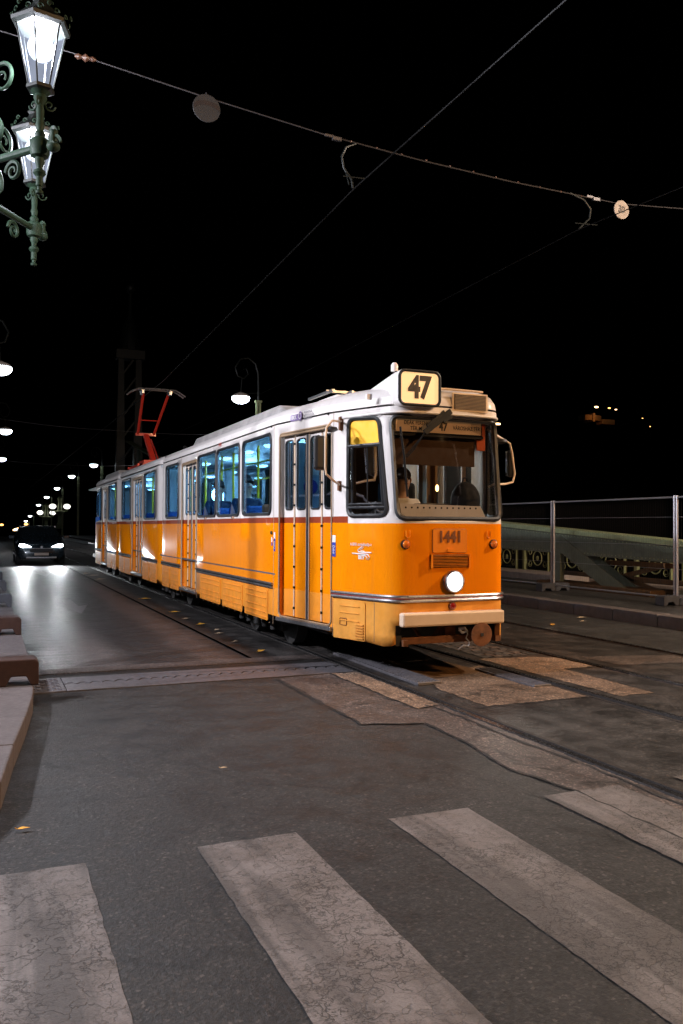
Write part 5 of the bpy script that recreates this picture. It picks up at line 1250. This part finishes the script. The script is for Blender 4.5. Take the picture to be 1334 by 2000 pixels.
# left fence
for i,y in enumerate((9.6,13.1)):
    copy_thing(fpn,(.02,y,.15),['first','second','third','fourth'][i]+' mesh fence panel of the left pavement, counted from the camera')
f2=foot(M_footbrown); f2['category']='fence foot'; f2['group']='fence feet on the left pavement'
for i,(y,lab) in enumerate(((7.75,'reddish brown fence foot on the left pavement, nearest the camera'),(11.3,'brown fence foot on the left pavement, second from the camera'),(15.1,'dark fence foot on the left pavement, third from the camera'),(18.8,'dark fence foot on the left pavement, fourth from the camera'),(22.4,'dark fence foot on the left pavement, fifth from the camera'))):
    o=f2 if i==0 else f2.copy()
    if i:
        COL.objects.link(o); o.data=f2.data if i<2 else ft.data
    o.location=(.09,y,.148); o.scale=(1,1.15,1.3); o['label']=lab
# ================================================================== CAR
CO=(2.07,36.4,0)
car=thing('car','dark car with bright white headlights driving towards the camera beside the tram','car',CO)
secs=[ # y, zb, zt, halfwidth bottom, halfwidth shoulder, halfwidth roof, z shoulder
 (34.28,.30,.72,.62,.66,.55,.60),(34.36,.24,.80,.80,.82,.62,.68),(34.6,.22,.90,.86,.88,.68,.75),(35.1,.22,.98,.89,.91,.74,.84),(35.55,.22,1.04,.90,.92,.76,.88),(36.25,.22,1.42,.90,.92,.62,.92),(36.7,.22,1.49,.90,.92,.64,.94),(37.6,.22,1.50,.90,.92,.64,.96),(38.2,.22,1.44,.90,.91,.62,.96),(38.6,.25,1.05,.87,.88,.6,.92),(38.7,.3,.9,.8,.8,.6,.8)]
mb=MB(); n=12
for y,zb,zt,wb,wsd,wr,zs_ in secs:
    half=[(wb*.9,zb),(wb,zb+.12),(wsd,(zb+zs_)/2+.05),(wsd*.985,zs_),(wr+.06,zt-.06),(wr*.8,zt)]
    pts=[(x,z) for x,z in half]+[(-x,z) for x,z in half[::-1]]
    mb.v+=[(CO[0]+x,y,z) for x,z in pts]
for i in range(len(secs)-1):
    for k in range(n): mb.f.append((i*n+k,i*n+(k+1)%n,(i+1)*n+(k+1)%n,(i+1)*n+k)); mb.m.append(0)
mb.f+=[tuple(range(n)),tuple((len(secs)-1)*n+k for k in range(n))]; mb.m+=[0,0]
mb.build('body',M_carpaint,car,CO,smooth=True,ang=40)
mb=MB(); x=CO[0]; mb.add([(x-.72,35.60,1.055),(x+.72,35.60,1.055),(x+.60,36.17,1.385),(x-.60,36.17,1.385)],[(0,1,2,3)]); mb.build('windscreen',simple('car_windscreen',(.01,.013,.015),.08,coat=.5),car,CO)
for s in (-1,1):
    mb=MB(); L=[(s*.36,34.245,.69),(s*.70,34.29,.66),(s*.80,34.42,.71),(s*.78,34.5,.80),(s*.60,34.36,.79)]
    L2=[(x+a,b-.03,c) for a,b,c in L]; cn=(x+s*.64,34.30,.73)
    mb.add(L2+[cn],[(i,(i+1)%5,5) for i in range(5)]); mb.build('headlight',E_head,car,CO,fix=False)
    mb=MB(); mb.obox((x+s*1.03,35.75,1.05),(.11,0,0),(0,.05,0),(0,0,.065)); mb.bar((x+s*.9,35.75,1.0),(x+s*.97,35.75,1.03),.04,.03); mb.build('wing_mirror',M_carpaint,car,CO,bevel=.03)
    for y in (35.0,37.75):
        mb=MB(); mb.lathe([(0,-.1),(.2,-.1),(.31,-.09),(.32,0),(.31,.09),(0,.1)],(x+s*.80,y,.32),'x',24); wh=mb.build('wheel',M_tyre,car,CO,smooth=True)
        mb=MB(); mb.lathe([(.19,-.112),(.17,.112)],(x+s*.80,y,.32),'x',16); mb.build('rim',M_steel,wh,CO)
    light('headlight_beam',(x+s*.62,34.18,.73),430,(.92,.97,1),.06,typ='SPOT',parent=car,org=CO,spot_size=R_(80),spot_blend=1,aim=(x+s*.62-.3,14,-.9))
mb=MB(); mb.box(x-.42,x+.42,34.235,34.26,.50,.64); gr=mb.build('grille',M_rub,car,CO)
for k in range(4): mb=MB(); mb.box(x-.40,x+.40,34.22,34.236,.515+k*.035,.527+k*.035); mb.build('grille_bar',M_silver if k==3 else M_blackmetal,gr,CO)
mb=MB(); mb.box(x-.26,x+.26,34.20,34.222,.36,.46); mb.build('number_plate',simple('plate_pale',(.5,.4,.33),.5),car,CO,bevel=.005)
mb=MB(); mb.box(x-.55,x+.55,34.23,34.30,.25,.31); mb.build('lower_bumper_trim',M_silver,car,CO,bevel=.01)
mb=MB(); mb.lathe([(.045,0),(.045,-.01)],(x,34.225,.68),'y',16); mb.build('badge',M_steel,car,CO)
mb=MB(); mb.tube([(x-.66,36.7,1.46),(x-.66,38.0,1.47)],.02,6); mb.tube([(x+.66,36.7,1.46),(x+.66,38.0,1.47)],.02,6); mb.build('roof_rail',M_silver,car,CO)
# ================================================================== LEAVES
def leaf_mesh(sz):
    mb=MB(); P=[(-1,0,0),(-.6,.32,.10),(-.1,.46,.16),(.4,.3,.08),(1,0,.05),(.4,-.3,.12),(-.1,-.46,.10),(-.6,-.32,.04)]
    mb.add([(a*sz,b*sz,c*sz+.004) for a,b,c in P]+[(0,0,.004)],[(i,(i+1)%8,8) for i in range(8)])
    mb.tube([(-1*sz,0,.004),(-1.35*sz,.05*sz,.012)],.0025,4); return mb
lv=[(3.08,9.69,.085,0,'largest yellow leaf, lying by the rail just before the joint'),(3.08,12.67,.09,0,'yellow leaf beside the front door sill line of the tram'),(3.09,14.62,.09,0,'yellow leaf on the track margin, third from the joint'),(3.04,13.52,.07,1,'pale leaf between two yellow leaves beside the rail'),(3.08,17.48,.11,0,'pale yellow leaf on the margin below the middle car'),(3.0,27.37,.14,1,'whitish leaf by the gutter below the rear car'),(3.08,26.2,.14,1,'second whitish leaf by the gutter below the rear car'),(3.04,24.3,.14,1,'third whitish leaf by the gutter, nearest of the three'),(3.12,11.91,.07,1,'faded leaf flat on the margin near the yellow ones'),(3.05,11.5,.06,1,'small faded leaf just nearer than its neighbour'),(3.03,10.62,.05,1,'tiny faded leaf behind the largest yellow leaf'),(1.38,5.09,.022,1,'tiny leaf alone on the asphalt of the crossing'),(.2,4.44,.03,0,'small orange leaf near the left kerb'),(8.09,10.72,.07,0,'yellow leaf on the right lane beyond the tracks'),(9.2,11.4,.09,1,'pale paper-like leaf against the right kerb'),(8.86,10.95,.05,1,'small pale leaf before the right kerb')]
for x_,y_,s_,k_,lab in lv:
    o=leaf_mesh(s_).build('fallen_leaf',M_leafp if k_ else M_leaf,fix=False); o.location=(x_,y_,.012); o.rotation_euler=(0,0,random.uniform(-.5,.8)); tag(o,lab,'leaf','fallen leaves')
    o.modifiers.new('th','SOLIDIFY').thickness=.002
# ================================================================== UNSEEN STREET LAMPS (warm one inferred, two pale ones added for light)
def quay(x,y,h,pw,col,lab,dx):
    r=thing('quay_street_lamp',lab,'street lamp',(x,y,0),'quay street lamps')
    mb=MB(); mb.tube([(x,y,0),(x,y,h-.6),(x+dx*.3,y,h-.15),(x+dx,y,h)],[.09,.06,.05,.04],10); mb.build('post',M_galv,r,(x,y,0),smooth=True)
    mb=MB(); mb.obox((x+dx*1.2,y,h),(.3,0,0),(0,.12,0),(0,0,.05)); mb.build('lamp_head',M_galv,r,(x,y,0),bevel=.03)
    mb=MB(); mb.box(x+dx*1.2-.22,x+dx*1.2+.22,y-.09,y+.09,h-.065,h-.052); mb.build('lamp_glass',E_warm,r,(x,y,0))
    light('street_light',(x+dx*1.2,y,h-.12),pw,col,.15,parent=r,org=(x,y,0))
quay(11.5,-3.0,7.5,5000,(1,.56,.24),'warm street lamp on the right quay pavement behind the camera',-1.5)
quay(-2.5,-5.0,7.5,120,(1,.66,.42),'unseen pale street lamp added behind the camera at left as weak fill light',1.0)  # added out of frame as weak fill
quay(13.8,4.6,7.5,4600,(1,.8,.62),'unseen pale street lamp added out of frame at right to light tracks and truss',-1.2)  # added out of frame to brighten the right lane, tracks and truss
